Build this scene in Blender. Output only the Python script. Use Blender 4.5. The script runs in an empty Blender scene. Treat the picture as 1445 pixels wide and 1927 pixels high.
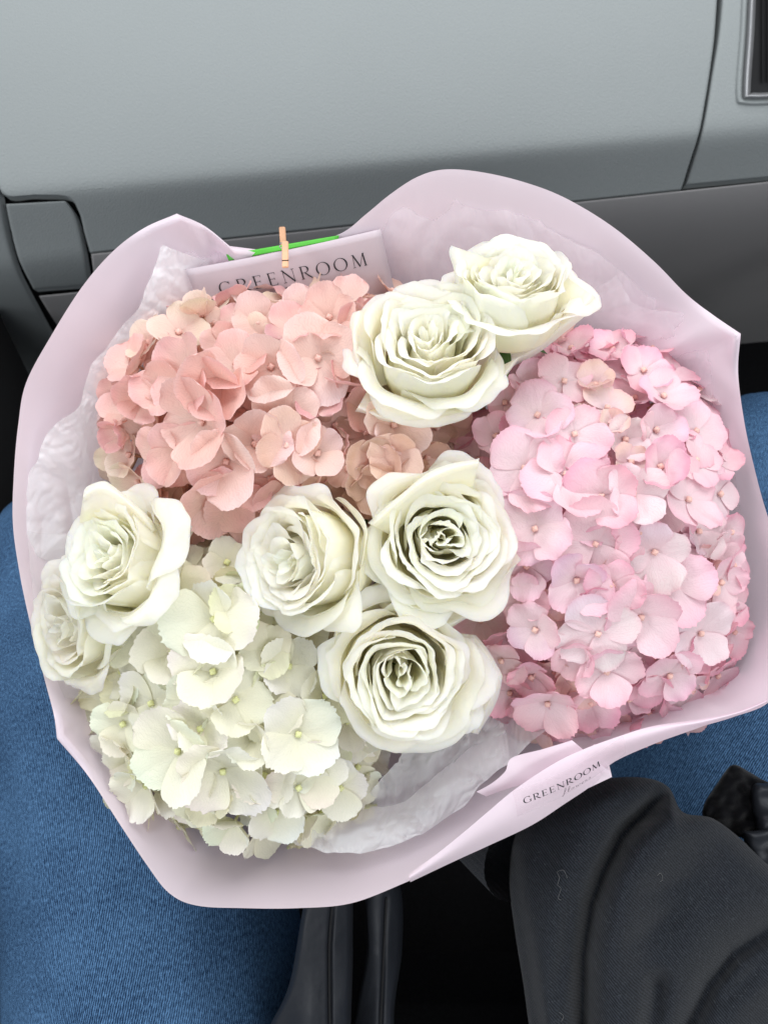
import bpy, bmesh, math, random
from mathutils import Vector, Matrix, Euler, noise
R_ = math.radians
sc = bpy.context.scene
COL = sc.collection

# ------------------------------------------------------------------ camera
F = 1447.0            # focal length in photo pixels (1445 x 1927)
D0 = 0.434            # metres from the lens to the face of the bouquet
CAMPOS = Vector((0, 0, 1.15))
CAM = Matrix.Translation(CAMPOS) @ Euler((R_(38), 0, 0)).to_matrix().to_4x4()
cd = bpy.data.cameras.new("camera"); cam = bpy.data.objects.new("camera", cd); COL.objects.link(cam)
cam.matrix_world = CAM
cd.sensor_fit = 'VERTICAL'; cd.sensor_height = 34.0; cd.lens = F / 1927 * 34.0
cd.clip_start = 0.01; cd.clip_end = 50
cd.dof.use_dof = True; cd.dof.focus_distance = 0.425; cd.dof.aperture_fstop = 13
sc.camera = cam
# ------------------------------------------------------------------ light: daylight through car windows
w = bpy.data.worlds.new("World"); sc.world = w; w.use_nodes = True
bg = w.node_tree.nodes['Background']; bg.inputs[0].default_value = (0.90, 0.95, 1.0, 1); bg.inputs[1].default_value = 0.42
def area(name, loc, target, sx, sy, power, col):
    l = bpy.data.lights.new(name, 'AREA'); l.shape = 'RECTANGLE'; l.size = sx; l.size_y = sy
    l.energy = power; l.color = col
    o = bpy.data.objects.new(name, l); COL.objects.link(o)
    o.location = loc
    d = Vector(target) - Vector(loc)
    o.rotation_euler = d.to_track_quat('-Z', 'Y').to_euler()
    return o
area('windscreen_daylight', (0.05, 0.55, 1.95), (0, 0.30, 0.8), 1.3, 0.7, 13.0, (0.98, 0.99, 1.0))
area('side_window_daylight', (1.1, -0.35, 1.5), (0.0, 0.3, 0.8), 0.9, 0.5, 6.0, (0.95, 0.98, 1.0))
area('far_window_daylight', (-1.5, -0.35, 1.55), (0.0, 0.3, 0.85), 0.9, 0.5, 11.0, (0.95, 0.98, 1.0))
area('rear_window_daylight', (0.0, -1.7, 1.75), (0.0, 0.4, 0.8), 1.2, 0.5, 9.0, (0.97, 0.99, 1.0))
sc.view_settings.view_transform = 'Standard'; sc.view_settings.look = 'None'
sc.view_settings.exposure = 0.32; sc.view_settings.gamma = 1.0
sc.cycles.max_bounces = 14; sc.cycles.transparent_max_bounces = 24
sc.cycles.transmission_bounces = 6; sc.cycles.diffuse_bounces = 10

# ------------------------------------------------------------------ helpers
def L(px, py, z):                       # photo pixel and height above the bouquet face -> camera-frame metres
    d = D0 - z
    return Vector(((px - 722.5) / F * d, (963.5 - py) / F * d, -d))
def P(px, py, z): return CAM @ L(px, py, z)
def smooth(a, b, x):
    t = max(0.0, min(1.0, (x - a) / (b - a))); return t * t * (3 - 2 * t)
def tag(o, label=None, cat=None, group=None, kind=None):
    if label: o['label'] = label
    if cat: o['category'] = cat
    if group: o['group'] = group
    if kind: o['kind'] = kind
    return o
def empty(name, mat):
    o = bpy.data.objects.new(name, None); o.empty_display_size = 0.02; COL.objects.link(o)
    o.matrix_world = mat; return o
def mesh(name, vs, fs, mats, uvs=None, sm=True, mi=None):
    me = bpy.data.meshes.new(name); me.from_pydata([tuple(v) for v in vs], [], fs)
    for m in (mats if isinstance(mats, (list, tuple)) else [mats]): me.materials.append(m)
    if uvs:
        ul = me.uv_layers.new(name='UVMap')
        vi = [0] * len(me.loops); me.loops.foreach_get('vertex_index', vi)
        flat = [c for i in vi for c in uvs[i]]
        ul.data.foreach_set('uv', flat)
    if sm: me.polygons.foreach_set('use_smooth', [True] * len(me.polygons))
    if mi: me.polygons.foreach_set('material_index', mi)
    me.update(); return me
def obj(name, me, parent=None, mat=None, color=None):
    o = bpy.data.objects.new(name, me); COL.objects.link(o)
    if parent: o.parent = parent
    if mat is not None: o.matrix_local = mat
    if color: o.color = color
    return o
def grid(nu, nv, f, closed_u=False):
    vs, uvs, fs = [], [], []
    for j in range(nv + 1):
        for i in range(nu + (0 if closed_u else 1)):
            u = i / nu; v = j / nv
            vs.append(f(u, v)); uvs.append((u, v))
    n = nu if closed_u else nu + 1
    for j in range(nv):
        for i in range(nu):
            a = j * n + i; b = j * n + (i + 1) % n
            fs.append((a, b, b + n, a + n))
    return vs, fs, uvs
def catmull(pts, n, closed=False):
    out = []; m = len(pts); segs = m if closed else m - 1
    for k in range(segs):
        if closed: p = [pts[(k + q - 1) % m] for q in range(4)]
        else: p = [pts[max(0, min(m - 1, k + q - 1))] for q in range(4)]
        p = [Vector(x) for x in p]
        for s in range(n):
            t = s / n
            out.append(0.5 * ((2 * p[1]) + (p[2] - p[0]) * t + (2 * p[0] - 5 * p[1] + 4 * p[2] - p[3]) * t * t + (3 * p[1] - p[0] - 3 * p[2] + p[3]) * t ** 3))
    if not closed: out.append(Vector(pts[-1]))
    return out
def sample(poly, t, closed=False):
    m = len(poly); x = t * (m if closed else m - 1)
    i = int(x); fr = x - i
    if closed: return poly[i % m].lerp(poly[(i + 1) % m], fr)
    if i >= m - 1: return poly[-1].copy()
    return poly[i].lerp(poly[i + 1], fr)
def tube(pts, rads, n=8, cap=True):
    vs, fs = [], []
    pts = [Vector(p) for p in pts]
    up = Vector((0.3, 0.5, 0.8)).normalized()
    for k, p in enumerate(pts):
        d = (pts[min(k + 1, len(pts) - 1)] - pts[max(k - 1, 0)]).normalized()
        a = d.cross(up).normalized(); b = d.cross(a)
        r = rads[k] if isinstance(rads, (list, tuple)) else rads
        for i in range(n):
            t = 2 * math.pi * i / n; vs.append(p + (a * math.cos(t) + b * math.sin(t)) * r)
    for k in range(len(pts) - 1):
        for i in range(n):
            j = (i + 1) % n; fs.append((k * n + i, k * n + j, (k + 1) * n + j, (k + 1) * n + i))
    if cap:
        fs.append(tuple(range(n))[::-1]); fs.append(tuple((len(pts) - 1) * n + i for i in range(n)))
    return vs, fs
def join(parts):
    V, Fs = [], []
    for vs, fs in parts:
        o = len(V); V += list(vs); Fs += [tuple(i + o for i in f) for f in fs]
    return V, Fs
def box(c, sx, sy, sz, rot=None, bev=0.0):
    bm = bmesh.new(); bmesh.ops.create_cube(bm, size=1)
    for v in bm.verts: v.co = Vector((v.co.x * sx, v.co.y * sy, v.co.z * sz))
    if bev: bmesh.ops.bevel(bm, geom=bm.edges[:], offset=bev, segments=2, affect='EDGES')
    M = Matrix.Translation(c) @ (rot.to_4x4() if rot else Matrix())
    vs = [M @ v.co for v in bm.verts]; bm.verts.index_update()
    fs = [tuple(v.index for v in f.verts) for f in bm.faces]; bm.free()
    return vs, fs
def nz(x, y, z=0.0, s=1.0): return noise.noise(Vector((x * s, y * s, z)))
def ridged(x, y, z, s):
    a = 0; amp = 1
    for k in range(3):
        a += amp * (1 - abs(noise.noise(Vector((x * s, y * s, z + 7 * k)))) * 2); s *= 2.1; amp *= 0.5
    return a / 1.75 - 0.5

# ------------------------------------------------------------------ materials
def new_mat(name):
    m = bpy.data.materials.new(name); m.use_nodes = True
    nt = m.node_tree; nt.nodes.clear(); return m, nt, nt.nodes, nt.links
def node(ns, t, **kw):
    n = ns.new(t)
    for k, v in kw.items():
        if k.startswith('i_'):
            key = k[2:]; key = int(key) if key.isdigit() else key.replace('_', ' ')
            n.inputs[key].default_value = v
        else: setattr(n, k, v)
    return n
def mixrgb(ns, ls, fac, a, b, blend='MIX'):
    n = ns.new('ShaderNodeMix'); n.data_type = 'RGBA'; n.blend_type = blend
    for idx, val in ((0, fac), (6, a), (7, b)):
        if hasattr(val, 'links') or isinstance(val, bpy.types.NodeSocket): ls.new(val, n.inputs[idx])
        else: n.inputs[idx].default_value = val
    return n.outputs[2]
def math_(ns, ls, op, a, b=None, c=None, clamp=False):
    n = ns.new('ShaderNodeMath'); n.operation = op; n.use_clamp = clamp
    for i, v in enumerate((a, b, c)):
        if v is None: continue
        if isinstance(v, bpy.types.NodeSocket): ls.new(v, n.inputs[i])
        else: n.inputs[i].default_value = v
    return n.outputs[0]

def petal_material(name, heart, vein, trans=0.35, rough=0.5, edge_pow=1.6, veins=16, vein_amt=0.15, blotch=0.25, bump=0.36, edge=None, edge_amt=0.0, tg=1.35, sss=0.0):
    """petal colour: pale heart (the rose one also paints glow into the gaps), own tint (object colour) outward, fine veins that fan from the claw"""
    m, nt, ns, ls = new_mat(name)
    uv = ns.new('ShaderNodeUVMap'); uv.uv_map = 'UVMap'
    sep = ns.new('ShaderNodeSeparateXYZ'); ls.new(uv.outputs[0], sep.inputs[0])
    U, V = sep.outputs[0], sep.outputs[1]
    oi = ns.new('ShaderNodeObjectInfo'); tc = ns.new('ShaderNodeTexCoord')
    fac = math_(ns, ls, 'POWER', V, edge_pow, clamp=True)
    n1 = node(ns, 'ShaderNodeTexNoise', i_Scale=2.6 if veins else 3.0, i_Detail=3.0)
    comb = ns.new('ShaderNodeVectorMath'); comb.operation = 'ADD'
    rv = ns.new('ShaderNodeCombineXYZ'); ls.new(math_(ns, ls, 'MULTIPLY', oi.outputs['Random'], 37.0), rv.inputs[2])
    ls.new(uv.outputs[0], comb.inputs[0]); ls.new(rv.outputs[0], comb.inputs[1]); ls.new(comb.outputs[0], n1.inputs['Vector'])
    fac = math_(ns, ls, 'ADD', fac, math_(ns, ls, 'MULTIPLY', math_(ns, ls, 'SUBTRACT', n1.outputs[0], 0.5), blotch * 2.4), clamp=True)
    col = mixrgb(ns, ls, fac, heart, oi.outputs['Color'])
    if edge:
        uu = math_(ns, ls, 'ABSOLUTE', math_(ns, ls, 'SUBTRACT', math_(ns, ls, 'MULTIPLY', U, 2.0), 1.0))
        e = math_(ns, ls, 'MAXIMUM', math_(ns, ls, 'POWER', V, 9.0), math_(ns, ls, 'MULTIPLY', math_(ns, ls, 'POWER', uu, 9.0), V))
        col = mixrgb(ns, ls, math_(ns, ls, 'MULTIPLY', e, edge_amt, clamp=True), col, edge)
    # fan veins in uv space
    wv = node(ns, 'ShaderNodeTexNoise', i_Scale=5.0, i_Detail=2.0); ls.new(comb.outputs[0], wv.inputs['Vector'])
    ph = math_(ns, ls, 'MULTIPLY', math_(ns, ls, 'ADD', U, math_(ns, ls, 'MULTIPLY', math_(ns, ls, 'SUBTRACT', wv.outputs[0], 0.5), 0.30)), float(veins) * 3.14159)
    sn = math_(ns, ls, 'POWER', math_(ns, ls, 'ABSOLUTE', math_(ns, ls, 'COSINE', ph)), 10.0)
    col = mixrgb(ns, ls, math_(ns, ls, 'MULTIPLY', sn, vein_amt), col, vein)
    fine = node(ns, 'ShaderNodeTexNoise', i_Scale=900.0, i_Detail=2.0); ls.new(tc.outputs['Object'], fine.inputs['Vector'])
    hgt = math_(ns, ls, 'ADD', math_(ns, ls, 'MULTIPLY', sn, -0.3), math_(ns, ls, 'MULTIPLY', fine.outputs[0], 0.35))
    med = node(ns, 'ShaderNodeTexNoise', i_Scale=9.0, i_Detail=3.0); ls.new(comb.outputs[0], med.inputs['Vector'])
    hgt = math_(ns, ls, 'ADD', hgt, math_(ns, ls, 'MULTIPLY', med.outputs[0], 1.2))
    bp = node(ns, 'ShaderNodeBump', i_Strength=bump, i_Distance=0.0006); ls.new(hgt, bp.inputs['Height'])
    pb = node(ns, 'ShaderNodeBsdfPrincipled', i_Roughness=rough); ls.new(col, pb.inputs['Base Color']); ls.new(bp.outputs[0], pb.inputs['Normal'])
    pb.inputs['Specular IOR Level'].default_value = 0.28
    if sss: pb.inputs['Subsurface Weight'].default_value = sss; pb.inputs['Subsurface Radius'].default_value = (1.0, 0.9, 0.6); pb.inputs['Subsurface Scale'].default_value = 0.006
    tr = ns.new('ShaderNodeBsdfTranslucent'); gm = ns.new('ShaderNodeGamma'); gm.inputs[1].default_value = tg; ls.new(col, gm.inputs[0]); ls.new(gm.outputs[0], tr.inputs[0]); ls.new(bp.outputs[0], tr.inputs[1])
    mx = ns.new('ShaderNodeMixShader'); mx.inputs[0].default_value = trans
    ls.new(pb.outputs[0], mx.inputs[1]); ls.new(tr.outputs[0], mx.inputs[2])
    out = ns.new('ShaderNodeOutputMaterial'); ls.new(mx.outputs[0], out.inputs[0])
    return m

def plain(name, col, rough=0.6, spec=0.3, noise_scale=60, noise_amt=0.15, bump=0.0, bump_scale=400, sheen=0.0, trans=0.0, metal=0.0, bdist=0.0004):
    m, nt, ns, ls = new_mat(name)
    tc = ns.new('ShaderNodeTexCoord')
    n1 = node(ns, 'ShaderNodeTexNoise', i_Scale=noise_scale, i_Detail=5.0); ls.new(tc.outputs['Object'], n1.inputs['Vector'])
    dark = tuple(c * (1 - noise_amt) for c in col[:3]) + (1,); lite = tuple(min(1, c * (1 + noise_amt)) for c in col[:3]) + (1,)
    c = mixrgb(ns, ls, n1.outputs[0], dark, lite)
    pb = node(ns, 'ShaderNodeBsdfPrincipled', i_Roughness=rough, i_Metallic=metal); ls.new(c, pb.inputs['Base Color'])
    pb.inputs['Specular IOR Level'].default_value = spec
    pb.inputs['Sheen Weight'].default_value = sheen
    if bump:
        n2 = node(ns, 'ShaderNodeTexNoise', i_Scale=bump_scale, i_Detail=4.0); ls.new(tc.outputs['Object'], n2.inputs['Vector'])
        bp = node(ns, 'ShaderNodeBump', i_Strength=bump, i_Distance=bdist); ls.new(n2.outputs[0], bp.inputs['Height']); ls.new(bp.outputs[0], pb.inputs['Normal'])
    out = ns.new('ShaderNodeOutputMaterial')
    if trans:
        tr = ns.new('ShaderNodeBsdfTranslucent'); ls.new(c, tr.inputs[0])
        mx = ns.new('ShaderNodeMixShader'); mx.inputs[0].default_value = trans
        ls.new(pb.outputs[0], mx.inputs[1]); ls.new(tr.outputs[0], mx.inputs[2]); ls.new(mx.outputs[0], out.inputs[0])
    else: ls.new(pb.outputs[0], out.inputs[0])
    return m

def tissue_material(name, alpha, col=(0.86, 0.88, 0.90, 1)):
    m, nt, ns, ls = new_mat(name)
    tc = ns.new('ShaderNodeTexCoord')
    wn = node(ns, 'ShaderNodeTexNoise', i_Scale=18.0, i_Detail=3.0); ls.new(tc.outputs['Object'], wn.inputs['Vector'])
    va = ns.new('ShaderNodeVectorMath'); va.operation = 'MULTIPLY_ADD'; ls.new(wn.outputs['Color'], va.inputs[0]); va.inputs[1].default_value = (0.04,) * 3; ls.new(tc.outputs['Object'], va.inputs[2])
    v1 = node(ns, 'ShaderNodeTexVoronoi', i_Scale=45.0); ls.new(va.outputs[0], v1.inputs['Vector'])
    v2 = node(ns, 'ShaderNodeTexVoronoi', i_Scale=120.0); ls.new(va.outputs[0], v2.inputs['Vector'])
    h = math_(ns, ls, 'ADD', math_(ns, ls, 'MULTIPLY', v1.outputs['Distance'], 1.2), math_(ns, ls, 'MULTIPLY', v2.outputs['Distance'], 0.4))
    bp = node(ns, 'ShaderNodeBump', i_Strength=0.15, i_Distance=0.002); ls.new(h, bp.inputs['Height'])
    pb = node(ns, 'ShaderNodeBsdfPrincipled', i_Roughness=0.38); pb.inputs['Base Color'].default_value = col; ls.new(bp.outputs[0], pb.inputs['Normal'])
    tr = ns.new('ShaderNodeBsdfTranslucent'); tr.inputs[0].default_value = col; ls.new(bp.outputs[0], tr.inputs[1])
    mx = ns.new('ShaderNodeMixShader'); mx.inputs[0].default_value = 0.45; ls.new(pb.outputs[0], mx.inputs[1]); ls.new(tr.outputs[0], mx.inputs[2])
    tp = ns.new('ShaderNodeBsdfTransparent')
    fac = math_(ns, ls, 'ADD', math_(ns, ls, 'MULTIPLY', math_(ns, ls, 'SUBTRACT', v1.outputs['Distance'], 0.4), 0.18), alpha, clamp=True)
    m2 = ns.new('ShaderNodeMixShader'); ls.new(fac, m2.inputs[0]); ls.new(tp.outputs[0], m2.inputs[1]); ls.new(mx.outputs[0], m2.inputs[2])
    out = ns.new('ShaderNodeOutputMaterial'); ls.new(m2.outputs[0], out.inputs[0])
    return m

def cloth_material(name, dark, lite, period, slant, breakup, rough=0.85, sheen=0.2, bump=0.6, big=0.25, width=0.5, fleck=0.0):
    """twill / knit: diagonal threads in metric uv"""
    m, nt, ns, ls = new_mat(name)
    uv = ns.new('ShaderNodeUVMap'); uv.uv_map = 'UVMap'
    sep = ns.new('ShaderNodeSeparateXYZ'); ls.new(uv.outputs[0], sep.inputs[0])
    U, V = sep.outputs[0], sep.outputs[1]
    n0 = node(ns, 'ShaderNodeTexNoise', i_Scale=1.0 / period * 0.45, i_Detail=2.0); ls.new(uv.outputs[0], n0.inputs['Vector'])
    d = math_(ns, ls, 'ADD', U, math_(ns, ls, 'MULTIPLY', V, slant))
    d = math_(ns, ls, 'ADD', d, math_(ns, ls, 'MULTIPLY', n0.outputs[0], period * 0.9))
    s = math_(ns, ls, 'SINE', math_(ns, ls, 'MULTIPLY', d, 2 * math.pi / period))
    s = math_(ns, ls, 'MULTIPLY_ADD', s, 0.5, 0.5)
    # thread breakup across the rib
    mp = ns.new('ShaderNodeMapping'); mp.inputs['Scale'].default_value = (1.0 / period * 0.8, 1.0 / period * 0.55, 1); ls.new(uv.outputs[0], mp.inputs[0])
    n1 = node(ns, 'ShaderNodeTexNoise', i_Scale=1.0, i_Detail=3.0, i_Roughness=0.7); ls.new(mp.outputs[0], n1.inputs['Vector'])
    b = math_(ns, ls, 'MULTIPLY_ADD', math_(ns, ls, 'SUBTRACT', n1.outputs[0], 0.5), breakup * 2.2, s)
    b = math_(ns, ls, 'SUBTRACT', b, 0.5 - width + 0.0, clamp=True)
    n2 = node(ns, 'ShaderNodeTexNoise', i_Scale=14.0, i_Detail=4.0); ls.new(uv.outputs[0], n2.inputs['Vector'])
    b = math_(ns, ls, 'MULTIPLY_ADD', math_(ns, ls, 'SUBTRACT', n2.outputs[0], 0.5), big * 2, b, clamp=True)
    col = mixrgb(ns, ls, b, dark, lite)
    if fleck:
        nf = node(ns, 'ShaderNodeTexNoise', i_Scale=1500.0, i_Detail=1.0); ls.new(uv.outputs[0], nf.inputs['Vector'])
        nf2 = node(ns, 'ShaderNodeTexNoise', i_Scale=420.0, i_Detail=2.0); ls.new(uv.outputs[0], nf2.inputs['Vector'])
        ff = math_(ns, ls, 'MULTIPLY', math_(ns, ls, 'GREATER_THAN', math_(ns, ls, 'MULTIPLY', nf.outputs[0], nf2.outputs[0]), 0.385), fleck)
        col = mixrgb(ns, ls, ff, col, (0.09, 0.10, 0.11, 1))
    bp = node(ns, 'ShaderNodeBump', i_Strength=bump, i_Distance=0.0005); ls.new(b, bp.inputs['Height'])
    pb = node(ns, 'ShaderNodeBsdfPrincipled', i_Roughness=rough); ls.new(col, pb.inputs['Base Color']); ls.new(bp.outputs[0], pb.inputs['Normal'])
    pb.inputs['Sheen Weight'].default_value = sheen; pb.inputs['Specular IOR Level'].default_value = 0.15
    out = ns.new('ShaderNodeOutputMaterial'); ls.new(pb.outputs[0], out.inputs[0])
    return m

M = {}
M['salmon'] = petal_material('salmon_sepal', (0.88, 0.66, 0.58, 1), (0.55, 0.30, 0.26, 1), trans=0.32, edge=(0.86, 0.68, 0.66, 1), edge_amt=0.5)
M['pink'] = petal_material('pink_sepal', (0.89, 0.72, 0.75, 1), (0.68, 0.42, 0.48, 1), trans=0.32, edge=(0.82, 0.42, 0.51, 1), edge_amt=0.5)
M['white'] = petal_material('white_sepal', (0.86, 0.84, 0.68, 1), (0.60, 0.66, 0.50, 1), trans=0.32, vein_amt=0.10)
M['rose'] = petal_material('rose_petal', (0.995, 0.962, 0.735, 1), (0.94, 0.925, 0.80, 1), tg=1.1, sss=0.85, trans=0.46, rough=0.5, edge_pow=1.1, veins=26, vein_amt=0.05, blotch=0.22, bump=0.16)  # cream heart, warmed further to paint bounced light into the shaded petal gaps
M['wrap'] = plain('wrapping_paper', (0.865, 0.745, 0.815), 0.6, 0.3, 12, 0.02, 0.08, 500, trans=0.36)
M['tissue'] = tissue_material('tissue_paper', 0.64, (0.95, 0.96, 0.97, 1))
M['tissue_soft'] = tissue_material('tissue_paper_soft', 0.34, (0.94, 0.88, 0.92, 1))
M['veil'] = tissue_material('tissue_veil', 0.15)
M['card'] = plain('card_stock', (0.50, 0.43, 0.47), 0.5, 0.35, 30, 0.02)
M['ink'] = plain('black_ink', (0.03, 0.03, 0.035), 0.5, 0.2, 30, 0.0)
M['ink_grey'] = plain('grey_ink', (0.28, 0.22, 0.25), 0.5, 0.2, 30, 0.0)
M['wood'] = plain('pale_wood', (0.62, 0.36, 0.22), 0.6, 0.25, 120, 0.25, 0.3, 600)
M['steel'] = plain('spring_steel', (0.5, 0.5, 0.5), 0.3, 0.5, 30, 0.05, metal=1.0)
M['green'] = plain('green_ribbon', (0.07, 0.40, 0.03), 0.45, 0.4, 80, 0.2)
M['leaf'] = plain('leaf_green', (0.05, 0.11, 0.03), 0.45, 0.4, 60, 0.4, 0.4, 200, trans=0.15)
M['stemg'] = plain('stem_green', (0.16, 0.24, 0.07), 0.5, 0.3, 80, 0.3)
M['stemp'] = plain('stem_pinkish', (0.52, 0.34, 0.22), 0.5, 0.3, 80, 0.3)
M['stemc'] = plain('stem_cream', (0.66, 0.66, 0.36), 0.5, 0.3, 80, 0.2)
M['eyep'] = plain('eye_pink', (0.72, 0.46, 0.40), 0.5, 0.3, 300, 0.2)
M['eyew'] = plain('eye_cream', (0.66, 0.68, 0.34), 0.5, 0.3, 300, 0.2)
M['dash'] = plain('dashboard_plastic', (0.252, 0.272, 0.274), 0.75, 0.2, 9, 0.03, 0.35, 520, bdist=0.0016)
M['dash_low'] = plain('lower_dashboard_plastic', (0.36, 0.348, 0.348), 0.75, 0.2, 9, 0.03, 0.35, 700, bdist=0.0008)
M['black'] = plain('black_trim', (0.012, 0.012, 0.013), 0.7, 0.2, 20, 0.2)
M['carpet'] = plain('dark_carpet', (0.010, 0.010, 0.011), 0.95, 0.05, 300, 0.4, 0.5, 700)
M['vent'] = plain('satin_metal_trim', (0.35, 0.35, 0.36), 0.35, 0.5, 20, 0.05, metal=0.6)
M['denim'] = cloth_material('denim', (0.004, 0.018, 0.052, 1), (0.105, 0.225, 0.41, 1), 0.0018, 0.36, 1.0, big=0.30, width=0.34, sheen=0.0)
M['sweat'] = cloth_material('sweatshirt_knit', (0.0055, 0.0066, 0.0088, 1), (0.0215, 0.0250, 0.0320, 1), 0.0021, 0.9, 0.6, rough=1.0, sheen=0.10, bump=0.5, big=0.03, fleck=0.28)
M['nylon'] = plain('nylon_shell', (0.017, 0.019, 0.024), 0.5, 0.3, 20, 0.1, 0.08, 90, bdist=0.002)
M['velvet'] = plain('velvet', (0.003, 0.003, 0.004), 0.95, 0.05, 200, 0.5, 0.8, 900, sheen=0.15)
M['lint'] = plain('lint', (0.16, 0.16, 0.16), 0.9, 0.1)

# ------------------------------------------------------------------ the car interior
def dash_depth(px, py):
    """distance (m) from the lens to the dashboard: leans back above, rolls under below"""
    y1 = 372 - 0.088 * px          # crease where the big panel turns down
    y2 = 494 - 0.107 * px
    t = py - y1; sp = t if t > 200 else 9.0 * math.log(1 + math.exp(t / 9.0))
    d = 0.80 + 0.00022 * (t - sp) + 0.00072 * sp + (0.00000022 * t * t if t < 0 else 0)
    if py > y2: d += 0.0002 * (py - y2) + 0.0000065 * (py - y2) ** 2
    return d
def LD(px, py, d): return Vector(((px - 722.5) / F * d, (963.5 - py) / F * d, -d))
def panel(name, left, right, mat, nu=60, nv=60, roll=4.5, thick=0.012, parent=None, corner=None, off=0.0):
    """a moulded panel spanned between two edge curves; its borders roll back into the gap"""
    lc = catmull([(a, b, 0) for a, b in left], 10); rc = catmull([(a, b, 0) for a, b in right], 10)
    def f(u, v):
        # cluster samples near the borders
        uu = 0.5 - 0.5 * math.cos(math.pi * u); vv = 0.5 - 0.5 * math.cos(math.pi * v)
        a = sample(lc, vv); b = sample(rc, vv); q = a.lerp(b, uu)
        wid = (b - a).length; hei = (lc[-1] - lc[0]).length
        e = min(uu * wid, (1 - uu) * wid, vv * hei, (1 - vv) * hei)
        d = dash_depth(q.x, q.y) + off
        if e < roll: d += 0.0035 * (1 - math.sqrt(max(0, 1 - (1 - e / roll) ** 2)))
        return LD(q.x, q.y, d)
    vs, fs, uv = grid(nu, nv, f)
    vs = [CAM @ v for v in vs]
    # skirt: give the panel its wall thickness
    n = nu + 1; border = [i for i in range(nu + 1)] + [j * n + nu for j in range(1, nv + 1)] + [nv * n + i for i in range(nu - 1, -1, -1)] + [j * n for j in range(nv - 1, 0, -1)]
    o = len(vs); away = (CAM.to_3x3() @ Vector((0, 0, -1))).normalized() * thick
    for i in border: vs.append(vs[i] + away); uv.append((0, 0))
    m = len(border)
    for k in range(m): fs.append((border[k], o + k, o + (k + 1) % m, border[(k + 1) % m]))
    return obj(name, mesh(name, vs, fs, mat, uv), parent)

dashb = empty('dashboard', Matrix.Translation(P(700, 300, -0.4)))
tag(dashb, 'grey moulded car dashboard with glovebox lid behind the bouquet', 'dashboard')
inv = dashb.matrix_world.inverted()
def into(o, root):
    o.parent = root; o.matrix_parent_inverse = Matrix(); o.matrix_local = root.matrix_world.inverted()
    return o

def P_(name, l, r, mat, **k): return into(panel(name, l, r, mat, **k), dashb)
P_('glovebox_lid', [(-14, -260), (-8, 60), (-4, 250), (2, 360), (60, 366), (126, 370), (149, 398), (160, 440), (170, 475)],
   [(1362, -260), (1347, 20), (1337, 120), (1320, 225), (1311, 262), (1302, 290), (1294, 315), (1288, 335), (1281, 356)], M['dash'], nu=90, nv=80)
P_('storage_flap', [(12, 384), (20, 425), (36, 487), (64, 544)], [(124, 378), (143, 408), (157, 465), (168, 536)], M['dash'], nu=24, nv=24)
P_('console_side', [(-420, 250), (-420, 400), (-420, 500), (-400, 600), (-380, 760)], [(-12, 260), (0, 372), (24, 482), (58, 556), (150, 720)], M['dash'], nu=30, nv=30)
P_('knee_panel', [(74, 557), (108, 612), (150, 670), (200, 760)], [(172, 547), (190, 600), (212, 670), (250, 760)], M['dash_low'], nu=20, nv=20)
P_('lower_panel', [(172, 478), (184, 560), (200, 620), (262, 760)], [(1760, 308), (1760, 420), (1760, 520), (1700, 660)], M['dash_low'], nu=60, nv=30, roll=2.0)
P_('door_side_panel', [(1373, -260), (1356, 20), (1339, 140), (1320, 248), (1290, 348)], [(1800, -260), (1800, 20), (1800, 120), (1780, 220), (1760, 302)], M['dash'], nu=30, nv=40)
# air outlet at the right edge
vc = [(1410, -60), (1404, 60), (1397, 172), (1408, 186), (1480, 184), (1560, 182)]
vin = [(1424, -60), (1419, 60), (1412, 166), (1418, 174), (1480, 172), (1560, 170)]
def ribbon(name, a, b, off, mat, dd=0.006):
    ca = catmull([(x, y, 0) for x, y in a], 6); cb = catmull([(x, y, 0) for x, y in b], 6)
    def f(u, v):
        q = sample(ca, u).lerp(sample(cb, u), v); dep = dash_depth(q.x, q.y) + off - dd * math.sin(math.pi * v)
        return CAM @ LD(q.x, q.y, dep)
    vs, fs, uv = grid(40, 8, f); return mesh(name, vs, fs, mat, uv)
vent = empty('air_vent', Matrix.Translation(P(1420, 90, -0.4)))
tag(vent, 'black air vent with satin grey frame at the right end of the dashboard', 'air vent')
into(obj('bezel', ribbon('bezel', vc, vin, -0.001, M['vent'])), vent)
into(obj('bezel', ribbon('bezel', [(1396, -60), (1391, 60), (1383, 176), (1400, 198), (1480, 196), (1560, 195)], vc, 0.0, M['dash'], 0.003)), vent)
def vf(u, v):
    q = Vector((1410 + 160 * u, -60 + 240 * v)); return CAM @ LD(q.x, q.y, dash_depth(q.x, q.y) - 0.0015)
vs, fs, uv = grid(6, 10, vf); into(obj('grille', mesh('grille', vs, fs, M['black'], uv)), vent)
for k in range(3):
    def vf(u, v, k=k):
        x = 1432 + 10 * k; q = Vector((x + 4 * v, -50 + 205 * u)); return CAM @ LD(q.x, q.y, dash_depth(q.x, q.y) - 0.003 - 0.002 * math.sin(math.pi * v))
    vs, fs, uv = grid(10, 4, vf); into(obj('slat', mesh('slat', vs, fs, M['black'], uv)), vent)
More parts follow.
